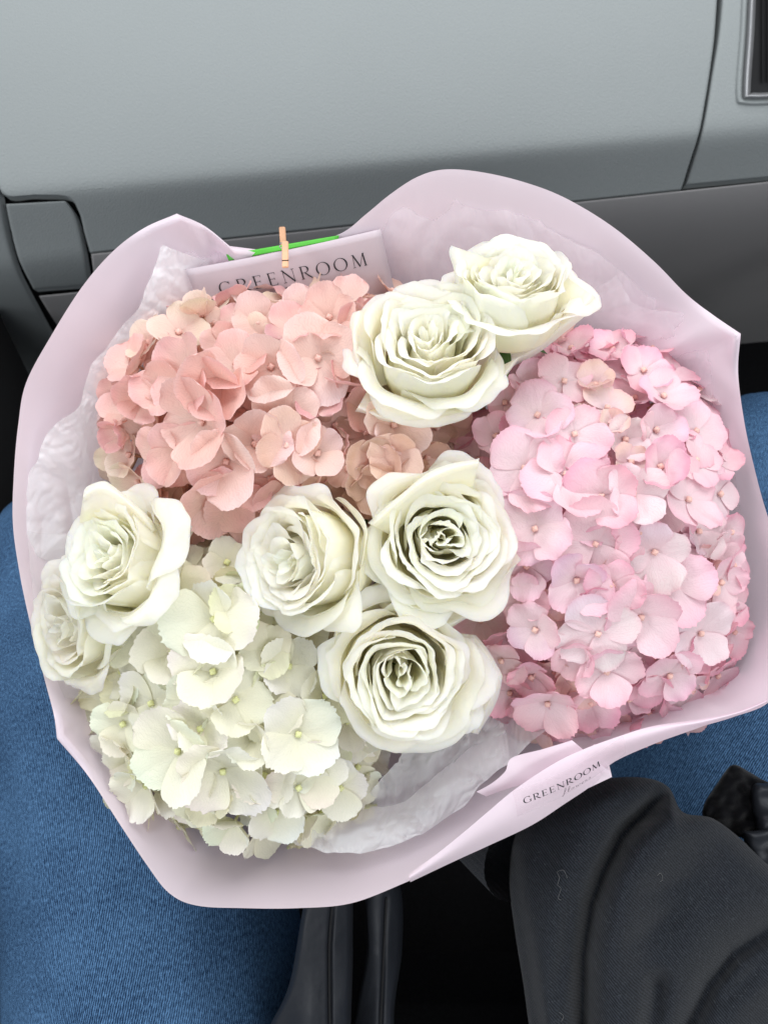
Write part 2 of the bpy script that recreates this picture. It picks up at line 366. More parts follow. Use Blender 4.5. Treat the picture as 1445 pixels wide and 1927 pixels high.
# dark shell behind the gaps, and the footwell
def bf(u, v):
    px = -700 + 2900 * u; py = -400 + 1250 * v; return CAM @ LD(px, py, dash_depth(px, py) + 0.016 + 0.01)
vs, fs, uv = grid(40, 40, bf); into(obj('inner_shell', mesh('inner_shell', vs, fs, M['black'], uv)), dashb)
fl = box(Vector((0, 0.35, 0.0)), 3.2, 2.6, 0.03); o = obj('footwell_floor', mesh('footwell_floor', *fl, M['carpet'], sm=False)); tag(o, kind='structure')
fl = box(Vector((0, 1.55, 0.35)), 3.2, 0.03, 0.72); o = obj('footwell_wall', mesh('footwell_wall', *fl, M['carpet'], sm=False)); tag(o, kind='structure')
# seat under and between the legs, centre console and door card, all dark
vs, fs = box(Vector((0, -0.18, 0.20)), 0.66, 0.62, 0.20, bev=0.05)
o = obj('car_seat', mesh('car_seat', vs, fs, M['carpet'])); tag(o, 'black car seat cushion in shadow beneath the person', 'car seat')
vs, fs = box(Vector((-0.62, 0.1, 0.3)), 0.24, 1.5, 0.5, bev=0.03)
o = obj('centre_console', mesh('centre_console', vs, fs, M['black'])); tag(o, 'black centre console in shadow left of the knees', 'console')
vs, fs = box(Vector((0.66, 0.1, 0.35)), 0.10, 1.5, 0.62, bev=0.03)
o = obj('door_card', mesh('door_card', vs, fs, M['black'])); tag(o, 'black lower door trim in shadow right of the knees', 'door trim')

# ------------------------------------------------------------------ the person: legs in jeans, sleeve, jacket
person = empty('person', Matrix.Translation(P(700, 2300, -0.25)))
tag(person, 'seated person in blue jeans and dark sweatshirt with the bouquet on the lap', 'person')
def leg(pts, rads, nu=96, nv=150, seed=0):
    c = catmull(pts, 12); rr = catmull([(r, 0, 0) for r in rads], 12)
    Ls = [0]; 
    for k in range(1, len(c)): Ls.append(Ls[-1] + (c[k] - c[k - 1]).length)
    tot = Ls[-1]
    def f(u, v):
        p = sample(c, v); d = (sample(c, min(1, v + .01)) - sample(c, max(0, v - .01))).normalized()
        side = d.cross(Vector((0, 0, 1)))
        if side.length < 0.1: side = Vector((1, 0, 0))
        side.normalize()
        # keep the frame stable round the knee
        sx = Vector((1, 0, 0)); side = (sx - d * sx.dot(d)).normalized(); up = side.cross(d)
        r = sample(rr, v).x; a = 2 * math.pi * u
        w_ = 1 + 0.035 * nz(3 * math.cos(a), 3 * math.sin(a), v * 5 + seed) + 0.012 * ridged(2 * math.cos(a) + v * 6, 2 * math.sin(a), seed, 1.5)
        return p + (side * math.cos(a) + up * math.sin(a)) * r * w_
    vs, fs, uv = grid(nu, nv, f)
    R = max(rads); uv = [(u * 2 * math.pi * R, v * tot) for u, v in uv]
    return vs, fs, uv
J = [leg([L(345, 2900, -0.20), L(330, 2300, -0.22), L(290, 1700, -0.275), L(200, 1250, -0.33), L(160, 1060, -0.375), L(150, 1060, -0.52), L(160, 1200, -0.80)],
         [0.125, 0.128, 0.127, 0.112, 0.094, 0.075, 0.065], seed=1),
     leg([L(1190, 2900, -0.20), L(1210, 2300, -0.24), L(1310, 1700, -0.31), L(1420, 1200, -0.385), L(1450, 905, -0.42), L(1455, 900, -0.56), L(1450, 1000, -0.85)],
         [0.115, 0.118, 0.120, 0.112, 0.094, 0.075, 0.065], seed=5)]
JV, JF, JU = [], [], []
for vs, fs, uv in J:
    o_ = len(JV); JV += [CAM @ v for v in vs]; JU += uv; JF += [tuple(i + o_ for i in f) for f in fs]
into(obj('jeans', mesh('jeans', JV, JF, M['denim'], JU)), person)

def segdist(p, poly):
    """signed distance (px) to a polyline and the fraction along it"""
    best = 1e9; sg = 1; fr = 0; n = len(poly) - 1
    for k in range(n):
        ax, ay = poly[k]; bx, by = poly[k + 1]; dx, dy = bx - ax, by - ay
        t = max(0, min(1, ((p[0] - ax) * dx + (p[1] - ay) * dy) / (dx * dx + dy * dy)))
        ex, ey = p[0] - ax - t * dx, p[1] - ay - t * dy; d = math.hypot(ex, ey)
        if d < best: best = d; sg = 1 if dx * ey - dy * ex > 0 else -1; fr = (k + t) / n
    return best * sg, fr
def pillow(name, outline, centre, zf, mat, nt=160, ns=60, roll=0.02, rollw=0.12, skirt=0.06, sharp=False, uvrot=0.0):
    oc = [Vector((a, b, 0)) for a, b in outline]
    if not sharp: oc = catmull(oc, 8, True)
    c = Vector((centre[0], centre[1], 0)); vs, fs, uv = [], [], []
    n = nt
    def put(px, py, z):
        v = L(px, py, z); vs.append(CAM @ v); uv.append((v.x, v.y))
    for j in range(ns + 1):
        s = 1 - (j / ns) ** 0.9
        for i in range(n):
            b = sample(oc, i / n, True); q = c.lerp(b, s)
            e = (1 - s) / rollw
            z = zf(q.x, q.y) - (roll * (1 - math.sqrt(max(0, 1 - (1 - e) ** 2))) if e < 1 else 0)
            put(q.x, q.y, z)
    for j in range(ns):
        for i in range(n):
            k = (i + 1) % n; fs.append((j * n + i, j * n + k, (j + 1) * n + k, (j + 1) * n + i))
    o = len(vs)
    for i in range(n):
        b = sample(oc, i / n, True); q = b.lerp(c, 0.04); put(q.x, q.y, zf(b.x, b.y) - roll - skirt)
    for i in range(n): fs.append((i, o + i, o + (i + 1) % n, (i + 1) % n))
    return mesh(name, vs, fs, mat, uv)

C1 = [(1262, 1478), (1214, 1525), (1168, 1575), (1134, 1640), (1112, 1702), (1097, 1797), (1094, 1960)]
C2 = [(1470, 1735), (1381, 1792), (1332, 1853), (1292, 1940)]
C3 = [(1246, 1812), (1236, 1860), (1222, 1940)]
C0 = [(962, 1610), (972, 1700), (990, 1800), (1012, 1940)]
def sleeve_z(px, py):
    z = -0.070 - 0.055 * ((px - 1180) / 420.0) ** 2 - 0.00004 * max(0, 1640 - py)
    d, f = segdist((px, py), C1)
    z -= 0.016 * math.exp(-(d / 17) ** 2)
    z += 0.011 * math.exp(-((abs(d) - 62) / 48) ** 2) * (1 if d < 0 else 1.15)
    z += 0.007 * smooth(0, 50, -d) * smooth(160, 60, -d)
    d, f = segdist((px, py), C2); z -= 0.014 * math.exp(-(d / 20) ** 2) * smooth(0, .2, f + .1); z += 0.012 * math.exp(-((d + 75) / 55) ** 2) + 0.010 * math.exp(-((d - 70) / 50) ** 2)
    d, f = segdist((px, py), C3); z -= 0.013 * math.exp(-(d / 22) ** 2) * smooth(0, .5, f)
    d, f = segdist((px, py), C0); z -= 0.010 * math.exp(-(d / 14) ** 2)
    for (ax, ay, bx, by, a_, w_) in ((1075, 1660, 1040, 1900, .004, 16), (1150, 1560, 1260, 1530, .004, 12), (1170, 1700, 1330, 1640, .003, 22), (1160, 1800, 1290, 1700, .003, 20), (1390, 1660, 1470, 1700, .004, 16), (1340, 1900, 1450, 1800, .005, 18)):
        d, f = segdist((px, py), [(ax, ay), ((ax + bx) / 2 + 8, (ay + by) / 2 - 6), (bx, by)]); z -= a_ * math.exp(-(d / w_) ** 2) * (1 - abs(2 * f - 1) ** 2)
    z += 0.0022 * nz(px / 90, py / 150, 3) + 0.0005 * nz(px / 28, py / 50, 9)
    return z
sleeve = pillow('sweatshirt_sleeve', [(975, 1560), (1040, 1505), (1095, 1478), (1150, 1464), (1215, 1464), (1258, 1482), (1284, 1528), (1340, 1540), (1395, 1580), (1450, 1630), (1540, 1700),
    (1600, 1850), (1600, 2050), (1450, 2120), (1200, 2120), (1030, 2100), (1000, 1960), (984, 1850), (968, 1750), (958, 1650)], (1250, 1800), sleeve_z, M['sweat'], nt=260, ns=150, roll=0.035, rollw=0.16, skirt=0.10)
into(obj('sweatshirt_sleeve', sleeve), person)
# ribbed cuff tucked under the paper
def cuff(u, v):
    a = 2 * math.pi * u; c = L(985, 1610, -0.12).lerp(L(900, 1540, -0.17), v)
    r = 0.034 * (1 - 0.06 * v) * (1 + 0.018 * abs(math.cos(36 * a / 2)))
    ax = (L(900, 1540, -0.17) - L(985, 1610, -0.12)).normalized(); s = ax.cross(Vector((0, 0, 1))).normalized(); t = s.cross(ax)
    return CAM @ (c + (s * math.cos(a) + t * math.sin(a)) * r)
vs, fs, uv = grid(216, 10, cuff); into(obj('ribbed_cuff', mesh('ribbed_cuff', vs, fs, M['sweat'], uv)), person)
# nylon jacket: two long soft folds between the legs, each with a stitched seam
def jz(seams, x0, x1, base):
    def f(px, py):
        z = base + 0.018 * math.sin(math.pi * max(0, min(1, (px - x0) / (x1 - x0)))) - 0.00003 * (py - 1700)
        for s in seams:
            d, _ = segdist((px, py), s); z -= 0.003 * math.exp(-(d / 5) ** 2)
        z += 0.004 * nz(px / 45, py / 110, 2) + 0.0008 * ridged(px / 60, py / 60, 1, 1.0)
        return z
    return f
s1 = [(627, 1690), (620, 1780), (621, 1940)]; s2 = [(727, 1690), (722, 1800), (716, 1940)]
j1 = pillow('jacket_panel', [(585, 1660), (655, 1650), (664, 1780), (660, 1940), (660, 2080), (470, 2080), (500, 1950), (545, 1850)], (600, 1860), jz([s1], 500, 665, -0.115), M['nylon'], nt=150, ns=60, roll=0.015, rollw=.2)
j2 = pillow('jacket_panel', [(690, 1650), (750, 1660), (757, 1780), (742, 1900), (735, 2080), (640, 2080), (668, 1900), (690, 1780)], (710, 1860), jz([s2], 670, 755, -0.145), M['nylon'], nt=150, ns=60, roll=0.015, rollw=.25)
into(obj('jacket_panel', j1), person); into(obj('jacket_panel', j2), person)
for s, zf in ((s1, jz([], 500, 665, -0.1145)), (s2, jz([], 670, 755, -0.1445))):
    vs, fs = tube([P(x, y, zf(x, y) - 0.001) for x, y in [tuple(q[:2]) for q in catmull([(a, b, 0) for a, b in s], 8)]], 0.0007, 6)
    into(obj('seam', mesh('seam', vs, fs, M['black'])), person)
# velvet hair tie / strap and shell fabric at the right edge
j3 = pillow('velvet_strap', [(1376, 1440), (1408, 1452), (1440, 1470), (1500, 1490), (1500, 1600), (1440, 1592), (1390, 1575), (1330, 1545), (1322, 1520), (1345, 1480)], (1410, 1520),
            lambda x, y: -0.135 + 0.004 * nz(x / 18, y / 18, 1), M['velvet'], nt=120, ns=30, roll=0.01, rollw=.3, skirt=0.02)
into(obj('velvet_strap', j3), person)
j4 = pillow('jacket_cuff', [(1396, 1572), (1430, 1562), (1560, 1540), (1600, 1700), (1500, 1720), (1440, 1650)], (1490, 1620), lambda x, y: -0.115 + 0.006 * nz(x / 40, y / 25, 4), M['nylon'], nt=100, ns=30, roll=0.01, rollw=.3, skirt=0.03)
into(obj('jacket_cuff', j4), person)
j5 = pillow('jacket_cuff', [(1415, 1480), (1450, 1474), (1560, 1470), (1560, 1560), (1440, 1580), (1418, 1540)], (1480, 1520), lambda x, y: -0.122 + 0.006 * nz(x / 40, y / 25, 8), M['nylon'], nt=100, ns=30, roll=0.01, rollw=.3, skirt=0.03)
into(obj('jacket_cuff', j5), person)
# lint on the sleeve
for k, pts in enumerate([[(1047, 1640), (1052, 1652), (1049, 1665), (1055, 1672), (1050, 1690), (1056, 1694)], [(1049, 1640), (1060, 1638), (1067, 1652)], [(1236, 1648), (1243, 1643), (1246, 1655), (1240, 1660)], [(1052, 1905), (1060, 1912), (1056, 1922)]]):
    c = catmull([P(x, y, sleeve_z(x, y) + 0.0008 + 0.0006 * (q % 2)) for q, (x, y) in enumerate(pts)], 6)
    vs, fs = tube(c, 0.0001, 5); o = obj('lint_thread', mesh('lint_thread', vs, fs, M['lint']))
    tag(o, ['curly white lint thread on the dark sleeve fold nearest the sticker', 'short bent lint hair beside the curly one on the sleeve', 'tiny lint loop on the broad part of the dark sleeve', 'tiny lint thread low on the dark sleeve'][k], 'lint', 'lint threads on the sleeve')

# ------------------------------------------------------------------ the bouquet: wrapping paper
# rim outline, clockwise from the card: (px, py, z, sharp corner?)
RIM = [(436, 466, -.045, 1), (500, 470, -.05, 0), (560, 462, -.05, 0), (640, 440, -.045, 0), (690, 402, -.035, 0), (735, 365, -.03, 0), (785, 333, -.02, 0), (835, 319, -.015, 0), (900, 323, -.015, 0), (980, 341, -.015, 0),
       (1060, 371, -.018, 0), (1150, 425, -.02, 0), (1230, 492, -.02, 0), (1290, 553, -.02, 0), (1340, 592, -.012, 0), (1393, 628, 0.0, 1), (1388, 700, -.01, 0), (1399, 790, -.015, 0), (1416, 870, -.015, 0), (1440, 960, -.015, 0),
       (1475, 1060, -.01, 0), (1500, 1170, -.005, 0), (1490, 1260, 0.0, 0), (1445, 1322, 0.0, 0), (1380, 1349, 0.0, 0), (1308, 1371, 0.0, 0), (1225, 1402, 0.0, 0), (1140, 1440, -.002, 0), (1080, 1488, -.003, 0), (1020, 1536, -.003, 0), (930, 1583, -.004, 0), (850, 1620, -.004, 0), (760, 1662, -.004, 0),
       (660, 1700, -.005, 0), (560, 1709, -.005, 0), (460, 1709, -.005, 0), (370, 1704, -.005, 0), (318, 1680, -.005, 0), (275, 1625, -.005, 0), (222, 1545, -.006, 0), (165, 1458, -.008, 0), (108, 1390, -.012, 1), (102, 1345, -.016, 0), (85, 1280, -.018, 0),
       (58, 1175, -.02, 0), (38, 1080, -.02, 0), (25, 985, -.02, 0), (27, 890, -.02, 0), (35, 800, -.02, 0), (50, 720, -.02, 0), (98, 630, -.022, 0), (155, 540, -.026, 0), (212, 474, -.03, 0), (270, 430, -.03, 0), (333, 402, -.03, 1), (385, 425, -.038, 0)]
def rim_curve(n=8):
    out = []; m = len(RIM)
    for k in range(m):
        p1 = Vector(RIM[k][:3]); p2 = Vector(RIM[(k + 1) % m][:3])
        p0 = Vector(RIM[k - 1][:3]); p3 = Vector(RIM[(k + 2) % m][:3])
        if RIM[k][3]: p0 = p1 - (p2 - p1)
        if RIM[(k + 1) % m][3]: p3 = p2 + (p2 - p1)
        for s in range(n):
            t = s / n
            out.append(0.5 * ((2 * p1) + (p2 - p0) * t + (2 * p0 - 5 * p1 + 4 * p2 - p3) * t * t + (3 * p1 - p0 - 3 * p2 + p3) * t ** 3))
    return out
RC = rim_curve(); NR = len(RC)
CX, CY = 730, 1010
def wrap_pt(i, s, lift=0.0):
    q = RC[i % NR]; k = 0.80 * (s ** 0.95)
    px = q.x + (CX - q.x) * k; py = q.y + (CY - q.y) * k
    st = max(smooth(1330, 1420, q.x), 0.75 * smooth(1200, 1400, q.y), 0.60 * smooth(300, 80, q.x), 0.12)
    z = q.z - 0.19 * (st * (1 - (1 - s) ** 2.0) + (1 - st) * s ** 1.15)
    # long soft pleats that start at the sharp corners of the rim
    for kk, m_ in enumerate(RIM):
        if m_[3]:
            d = (i - kk * 8 + NR / 2) % NR - NR / 2
            z += 0.010 * math.exp(-(d / 7.0) ** 2) * (1 - s) ** 2 * (0 if s == 0 else 1)
    z += (0.0035 * nz(i / 16.0, s * 3.0, 5) + 0.0015 * nz(i / 5.0, s * 5.0, 8)) * (0.4 + s) * smooth(0, 6, min(i, NR - i))
    return px, py, z + lift
wrap = empty('wrapping_paper', Matrix.Translation(P(CX, CY, -0.24)))
tag(wrap, 'pale lilac pink wrapping paper cone around all the flowers', 'wrapping paper')
NS = 44
vs, fs, uv = [], [], []
for j in range(NS + 1):
    s = (j / NS) ** 1.2
    for i in range(NR): vs.append(P(*wrap_pt(i, s))); uv.append((i / NR, s))
for j in range(NS):
    for i in range(NR):
        k = (i + 1) % NR; fs.append((j * NR + i, j * NR + k, (j + 1) * NR + k, (j + 1) * NR + i))
me = mesh('sheet', vs, fs, M['wrap'], uv)
o = into(obj('sheet', me), wrap)

def crumple(x, y, sd):
    wx = x + 0.5 * nz(x * .6, y * .6, sd); wy = y + 0.5 * nz(x * .6, y * .6, sd + 3)
    t = 0; amp = 1.0; f = 0.8
    for k in range(4):
        ca, sa = math.cos(1.1 * k + sd), math.sin(1.1 * k + sd)
        u, v = (wx * ca - wy * sa) * f, (wx * sa + wy * ca) * f * 0.45
        t += amp * (abs(noise.noise(Vector((u, v, sd + 5 * k)))) * 2.2 - 0.5); amp *= 0.55; f *= 2.0
    return t
def strip(name, A, B, mat, nu=80, nv=24, bow=0.0, crinkle=0.0, cs=1.0, seed=0, edge=0.0, bend=None, solid=0.0):
    """a sheet of paper spanned between two edge curves given as (px, py, z)"""
    ca = catmull(A, 10); cb = catmull(B, 10)
    def f(u, v):
        a = sample(ca, u); b = sample(cb, u)
        if edge: a = a + Vector((nz(u * 22, 0, seed), nz(0, u * 22, seed), 0)) * edge
        q = a.lerp(b, v); z = q.z + bow * math.sin(math.pi * v)
        if crinkle:
            c = crumple(q.x / 48 * cs, q.y / 70 * cs, seed)
            z += crinkle * c; q = q + Vector((c * 2, nz(q.x / 30, q.y / 30, seed + 4) * 5, 0))
        return P(q.x, q.y, z)
    vs, fs, uv = grid(nu, nv, f)
    return mesh(name, vs, fs, mat, uv)
# front fold: tucked lip, overlapping outer flap
lip = strip('folded_lip', [(1076, 1393, .010), (1020, 1410, .009), (963, 1426, .007), (950, 1452, .006), (925, 1474, .003), (896, 1490, -.002)],
            [(1150, 1455, .006), (1100, 1450, .005), (1040, 1462, .004), (990, 1474, .004), (950, 1486, .002), (915, 1499, -.003)], M['wrap'], 60, 16, bow=0.001)
o = into(obj('folded_lip', lip), wrap)
flap = strip('outer_flap', [(1442, 1316, .001), (1385, 1338, .003), (1310, 1354, .006), (1230, 1366, .009), (1172, 1383, .012), (1100, 1409, .015), (1040, 1438, .016), (969, 1485, .015), (915, 1530, .013), (863, 1574, .010), (815, 1612, .006), (768, 1645, .001)],
             [(1444, 1322, .001), (1400, 1342, .002), (1330, 1364, .003), (1308, 1372, .003), (1230, 1400, .003), (1150, 1437, .003), (1118, 1474, .003), (1060, 1514, .002), (1000, 1553, .002), (920, 1591, .0), (850, 1623, -.001), (772, 1660, -.002)], M['wrap'], 90, 16, bow=0.004)
o = into(obj('outer_flap', flap), wrap)
pt = strip('flap_corner', [(1118, 1400, .004), (1141, 1428, .004), (1151, 1462, .003)], [(1080, 1430, .003), (1085, 1458, .002), (1092, 1490, .001)], M['wrap'], 20, 10)
o = into(obj('flap_corner', pt), wrap)

# ------------------------------------------------------------------ lettering
def letter(ch, wk=1.0):
    """strokes of an old-style capital: list of (points, widths); cap height 1"""
    T, t = 0.105 * wk, 0.035 * wk
    def arc(cx, cy, rx, ry, a0, a1, n=28):
        pts, ws = [], []
        for k in range(n + 1):
            a = R_(a0 + (a1 - a0) * k / n); pts.append((cx + rx * math.cos(a), cy + ry * math.sin(a)))
            ws.append(t + (T * 1.15 - t) * abs(math.cos(a - 0.18)) ** 2.2)
        return pts, ws
    def st(x0, y0, x1, y1, w): return [(x0, y0), (x1, y1)], [w, w]
    def serif(x, y, w=0.17): return st(x - w, y, x + w, y, t)
    if ch == 'O': return [arc(.5, .5, .47, .49, 0, 360, 48)], 1.0
    if ch == 'G': return [arc(.5, .5, .47, .49, 48, 330, 40), st(.86, .06, .86, .44, T * .9), serif(.86, .44, .13), st(.83, .98, .83, .74, t)], 1.0
    if ch == 'E': return [st(.14, 0, .14, 1, T), st(.02, .98, .62, .98, t), st(.14, .51, .52, .51, t), st(.02, .02, .66, .02, t), st(.62, .99, .62, .84, t), st(.66, .01, .66, .17, t), st(.52, .43, .52, .6, t)], .74
    if ch == 'R': return [st(.14, 0, .14, 1, T), serif(.14, .02, .13), st(.02, .98, .4, .98, t), arc(.38, .74, .27, .24, 90, -90, 20), st(.14, .5, .4, .5, t), ([(.36, .5), (.62, .2), (.84, .0)], [T * .8, T, T * .8]), st(.8, .02, .94, .02, t)], .9
    if ch == 'N': return [st(.14, 0, .14, 1, t), ([(.1, 1), (.88, 0)], [T, T]), st(.88, 0, .88, 1, t), serif(.14, .02, .12), st(.0, .98, .14, .98, t), serif(.88, .98, .12)], 1.02
    if ch == 'M': return [st(.12, 0, .18, 1, t), ([(.18, 1), (.56, .02)], [T, T]), st(.56, .02, .94, 1, t), st(.94, 1, 1.0, 0, T), serif(.12, .02, .11), serif(1.0, .02, .14), st(.06, .98, .2, .98, t), st(.92, .98, 1.06, .98, t)], 1.16
    return [], .4
def ribbon2d(pts, ws):
    vs, fs = [], []
    for k, (x, y) in enumerate(pts):
        ax, ay = pts[max(0, k - 1)]; bx, by = pts[min(len(pts) - 1, k + 1)]
        dx, dy = bx - ax, by - ay; l = math.hypot(dx, dy) or 1; nx, ny = -dy / l, dx / l; w = ws[k] / 2
        vs += [(x + nx * w, y + ny * w), (x - nx * w, y - ny * w)]
    for k in range(len(pts) - 1): fs.append((2 * k, 2 * k + 1, 2 * k + 3, 2 * k + 2))
    return vs, fs
SCRIPT = {'f': ([(.0, .1), (.25, .55), (.42, 1.1), (.34, 1.35), (.22, 1.1), (.12, .2), (.0, -.5), (-.12, -.62), (-.1, -.3), (.2, .05), (.4, .15)], .45),
          'l': ([(.0, .1), (.22, .6), (.34, 1.15), (.24, 1.3), (.12, .8), (.08, .1), (.2, .0), (.36, .15)], .36),
          'o': ([(.3, .5), (.12, .45), (.03, .2), (.15, .0), (.32, .15), (.36, .4), (.26, .5), (.4, .42), (.5, .45)], .5),
          'w': ([(.0, .4), (.08, .5), (.08, .1), (.18, .0), (.34, .45), (.32, .1), (.44, .0), (.58, .3), (.58, .5), (.7, .42)], .68),
          'e': ([(.0, .15), (.2, .25), (.28, .45), (.16, .5), (.05, .25), (.14, .0), (.32, .1)], .33),
          'r': ([(.0, .15), (.14, .5), (.18, .42), (.32, .45), (.26, .1), (.36, .02), (.46, .15)], .42),
          's': ([(.0, .15), (.2, .55), (.24, .3), (.2, .05), (.05, .0), (.2, .06), (.4, .2)], .36)}
def lettering(word, xf, height, gap, script=False, wk=1.0):
    """flat printed strokes mapped through xf(x, y) -> world"""
    V, Fs = [], []; x = 0
    for ch in word:
        if script:
            pts, adv = SCRIPT[ch]; c = catmull([(a, b, 0) for a, b in pts], 5)
            strokes = [([(p.x, p.y) for p in c], [wk * (0.035 + 0.05 * (0.5 + 0.5 * math.sin(k * 0.35))) for k in range(len(c))])]
        else: strokes, adv = letter(ch, wk)
        for q, (pts, ws) in enumerate(strokes):
            if len(pts) == 2:
                pts = [(pts[0][0] + (pts[1][0] - pts[0][0]) * k / 4, pts[0][1] + (pts[1][1] - pts[0][1]) * k / 4) for k in range(5)]; ws = [ws[0]] * 5
            vs, fs = ribbon2d(pts, ws); o = len(V)
            V += [xf((x + a) * height, b * height, 0.00002 * q) for a, b in vs]; Fs += [tuple(i + o for i in f) for f in fs]
        x += adv + gap
    return V, Fs
def quad_frame(tl, tr, bl):
    ux = (tr - tl); uy = (bl - tl); n = ux.cross(uy).normalized()
    tocam = (CAMPOS - tl).normalized()
    if n.dot(tocam) < 0: n = -n
    return ux, uy, n

# ------------------------------------------------------------------ card, clothes-peg and ribbon at the back
tl, tr, bl = P(349, 507, -.040), P(716, 431, -.040), P(402, 640, -.070)
ux, uy, n = quad_frame(tl, tr, bl)
card = empty('florist_card', Matrix.Translation(bl))
tag(card, 'pale pink florist card clipped to the wrap behind the salmon hydrangea', 'card')
def cardp(a, b, h=0.0): return tl + ux * a + uy * b + n * (h + 0.003 * math.sin(math.pi * a))
vs, fs, uv = grid(24, 10, lambda u, v: cardp(u, v)); o = into(obj('card_stock', mesh('card_stock', vs, fs, M['card'], uv)), card)
o.modifiers.new('thickness', 'SOLIDIFY').thickness = 0.0002
uyl = uy.length; uxl = ux.length
def cx(x0, y0, slope=0.0): return lambda x, y, e: cardp(x0 + x / uxl, y0 - (y + slope * x) / uyl, 0.0005 + e)
V, Fs = lettering('GREENROOM', cx(0.13, 0.41), 0.0083, 0.36); into(obj('printed_lettering', mesh('printed_lettering', V, Fs, M['ink'], sm=False)), card)
V, Fs = lettering('flowers', cx(0.44, 0.70), 0.0085, 0.02, True); into(obj('printed_script', mesh('printed_script', V, Fs, M['ink'], sm=False)), card)

def flat(name, quad, mat, root=None, nu=8, nv=4, th=0.0003, bow=0.0):
    a, b, c, d = [Vector(q) for q in quad]
    def f(u, v):
        q = a.lerp(b, u).lerp(d.lerp(c, u), v); return P(q.x, q.y, q.z + bow * math.sin(math.pi * u))
    vs, fs, uv = grid(nu, nv, f); o = obj(name, mesh(name, vs, fs, mat, uv)); o.modifiers.new('thickness', 'SOLIDIFY').thickness = th
    return into(o, root) if root else o
o = flat('green_ribbon', [(426, 479, -.046), (638, 443, -.045), (637, 451, -.045), (431, 491, -.046)], M['green'], nu=20, bow=0.002)
tag(o, 'narrow bright green ribbon behind the florist card', 'ribbon')
o = flat('paper_offcut', [(384, 457, -.047), (520, 474, -.048), (520, 500, -.052), (398, 500, -.052)], M['wrap'], nu=12)
tag(o, 'pale pink folded paper tip behind the left end of the florist card', 'paper')
peg = empty('clothes_peg', Matrix.Translation(P(538, 480, -.034)))
tag(peg, 'small wooden clothes peg holding the florist card', 'clothes peg')
def rotz_cam(deg, tilt=0): return (CAM.to_3x3() @ Euler((R_(tilt), 0, R_(deg))).to_matrix())
S = 0.0003
for nm, px, py, z, ln, tilt in (('peg_arm', 532.5, 448, -.047, 44, 18), ('peg_arm', 537, 479, -.028, 58, -12)):
    vs, fs = box(P(px, py, z), 13 * S, ln * S, 5 * S, rotz_cam(2, tilt), bev=0.0004); into(obj(nm, mesh(nm, vs, fs, M['wood'], sm=False)), peg)
vs, fs = box(P(537, 490, -.0262), 13.4 * S, 1.2 * S, 1.5 * S, rotz_cam(2, -12)); into(obj('groove', mesh('groove', vs, fs, M['black'], sm=False)), peg)
c = [P(530 + 7 * math.cos(a) * 0.5, 462 + 5 * math.sin(a), -.036 + 0.0012 * a / 3) for a in [k * 0.5 for k in range(30)]]
vs, fs = tube(c, 0.0004, 6); into(obj('spring', mesh('spring', vs, fs, M['steel'])), peg)

# sticker on the outer flap
tl, tr, bl = P(963, 1490, .0195), P(1172, 1384, .0165), P(973, 1537, .0105)
ux, uy, n = quad_frame(tl, tr, bl); uxl, uyl = ux.length, uy.length
def stp(a, b, h=0.0): return tl + ux * a + uy * b * (1 - 0.30 * a) + n * (h + 0.0035 * math.sin(math.pi * a) + 0.0016 * math.sin(math.pi * min(1, b)))
M['film'] = tissue_material('clear_film', 0.16, (0.80, 0.66, 0.72, 1))
vs, fs, uv = grid(20, 8, lambda u, v: stp(u, v)); into(obj('sticker', mesh('sticker', vs, fs, M['film'], uv)), wrap)
def sx(x0, y0): return lambda x, y, e: stp(x0 + x / uxl, y0 - y / uyl, 0.0004 + e)
V, Fs = lettering('GREENROOM', sx(0.07, 0.50), 0.0044, 0.24, wk=1.5); into(obj('sticker_lettering', mesh('sticker_lettering', V, Fs, M['ink'], sm=False)), wrap)
V, Fs = lettering('flowers', sx(0.40, 0.86), 0.0042, 0.16, True, wk=1.3); into(obj('sticker_script', mesh('sticker_script', V, Fs, M['ink_grey'], sm=False)), wrap)

# ------------------------------------------------------------------ tissue paper
def sheet_thing(name, me, label): o = obj(name, me); tag(o, label, 'tissue paper', 'tissue sheets inside the wrap'); return o
sheet_thing('tissue_sheet', strip('tissue_sheet', [(306, 462, -.028), (285, 520, -.030), (262, 575, -.030), (212, 640, -.028), (170, 690, -.026), (150, 760, -.026), (98, 808, -.026), (62, 880, -.028), (50, 950, -.03), (58, 1040, -.032), (64, 1080, -.05), (80, 1120, -.07), (100, 1160, -.085), (140, 1200, -.10)],
    [(470, 520, -.09), (420, 600, -.10), (380, 640, -.10), (340, 680, -.10), (310, 720, -.10), (290, 780, -.10), (280, 830, -.10), (265, 880, -.10), (255, 940, -.10), (250, 1000, -.10), (240, 1050, -.11), (250, 1100, -.12), (260, 1150, -.12), (280, 1200, -.12)],
    M['tissue'], 300, 120, bow=0.012, crinkle=0.0032, cs=0.8, seed=2, edge=7), 'crinkled white tissue along the left side inside the wrap')
sheet_thing('tissue_sheet', strip('tissue_sheet', [(306, 464, -.034), (330, 480, -.036), (362, 474, -.042), (395, 474, -.047), (430, 482, -.050)], [(250, 610, -.05), (270, 600, -.052), (310, 570, -.060), (350, 600, -.068), (400, 640, -.076)],
    M['tissue_soft'], 60, 40, bow=0.004, crinkle=0.002, seed=3, edge=3), 'smooth translucent tissue corner left of the florist card')
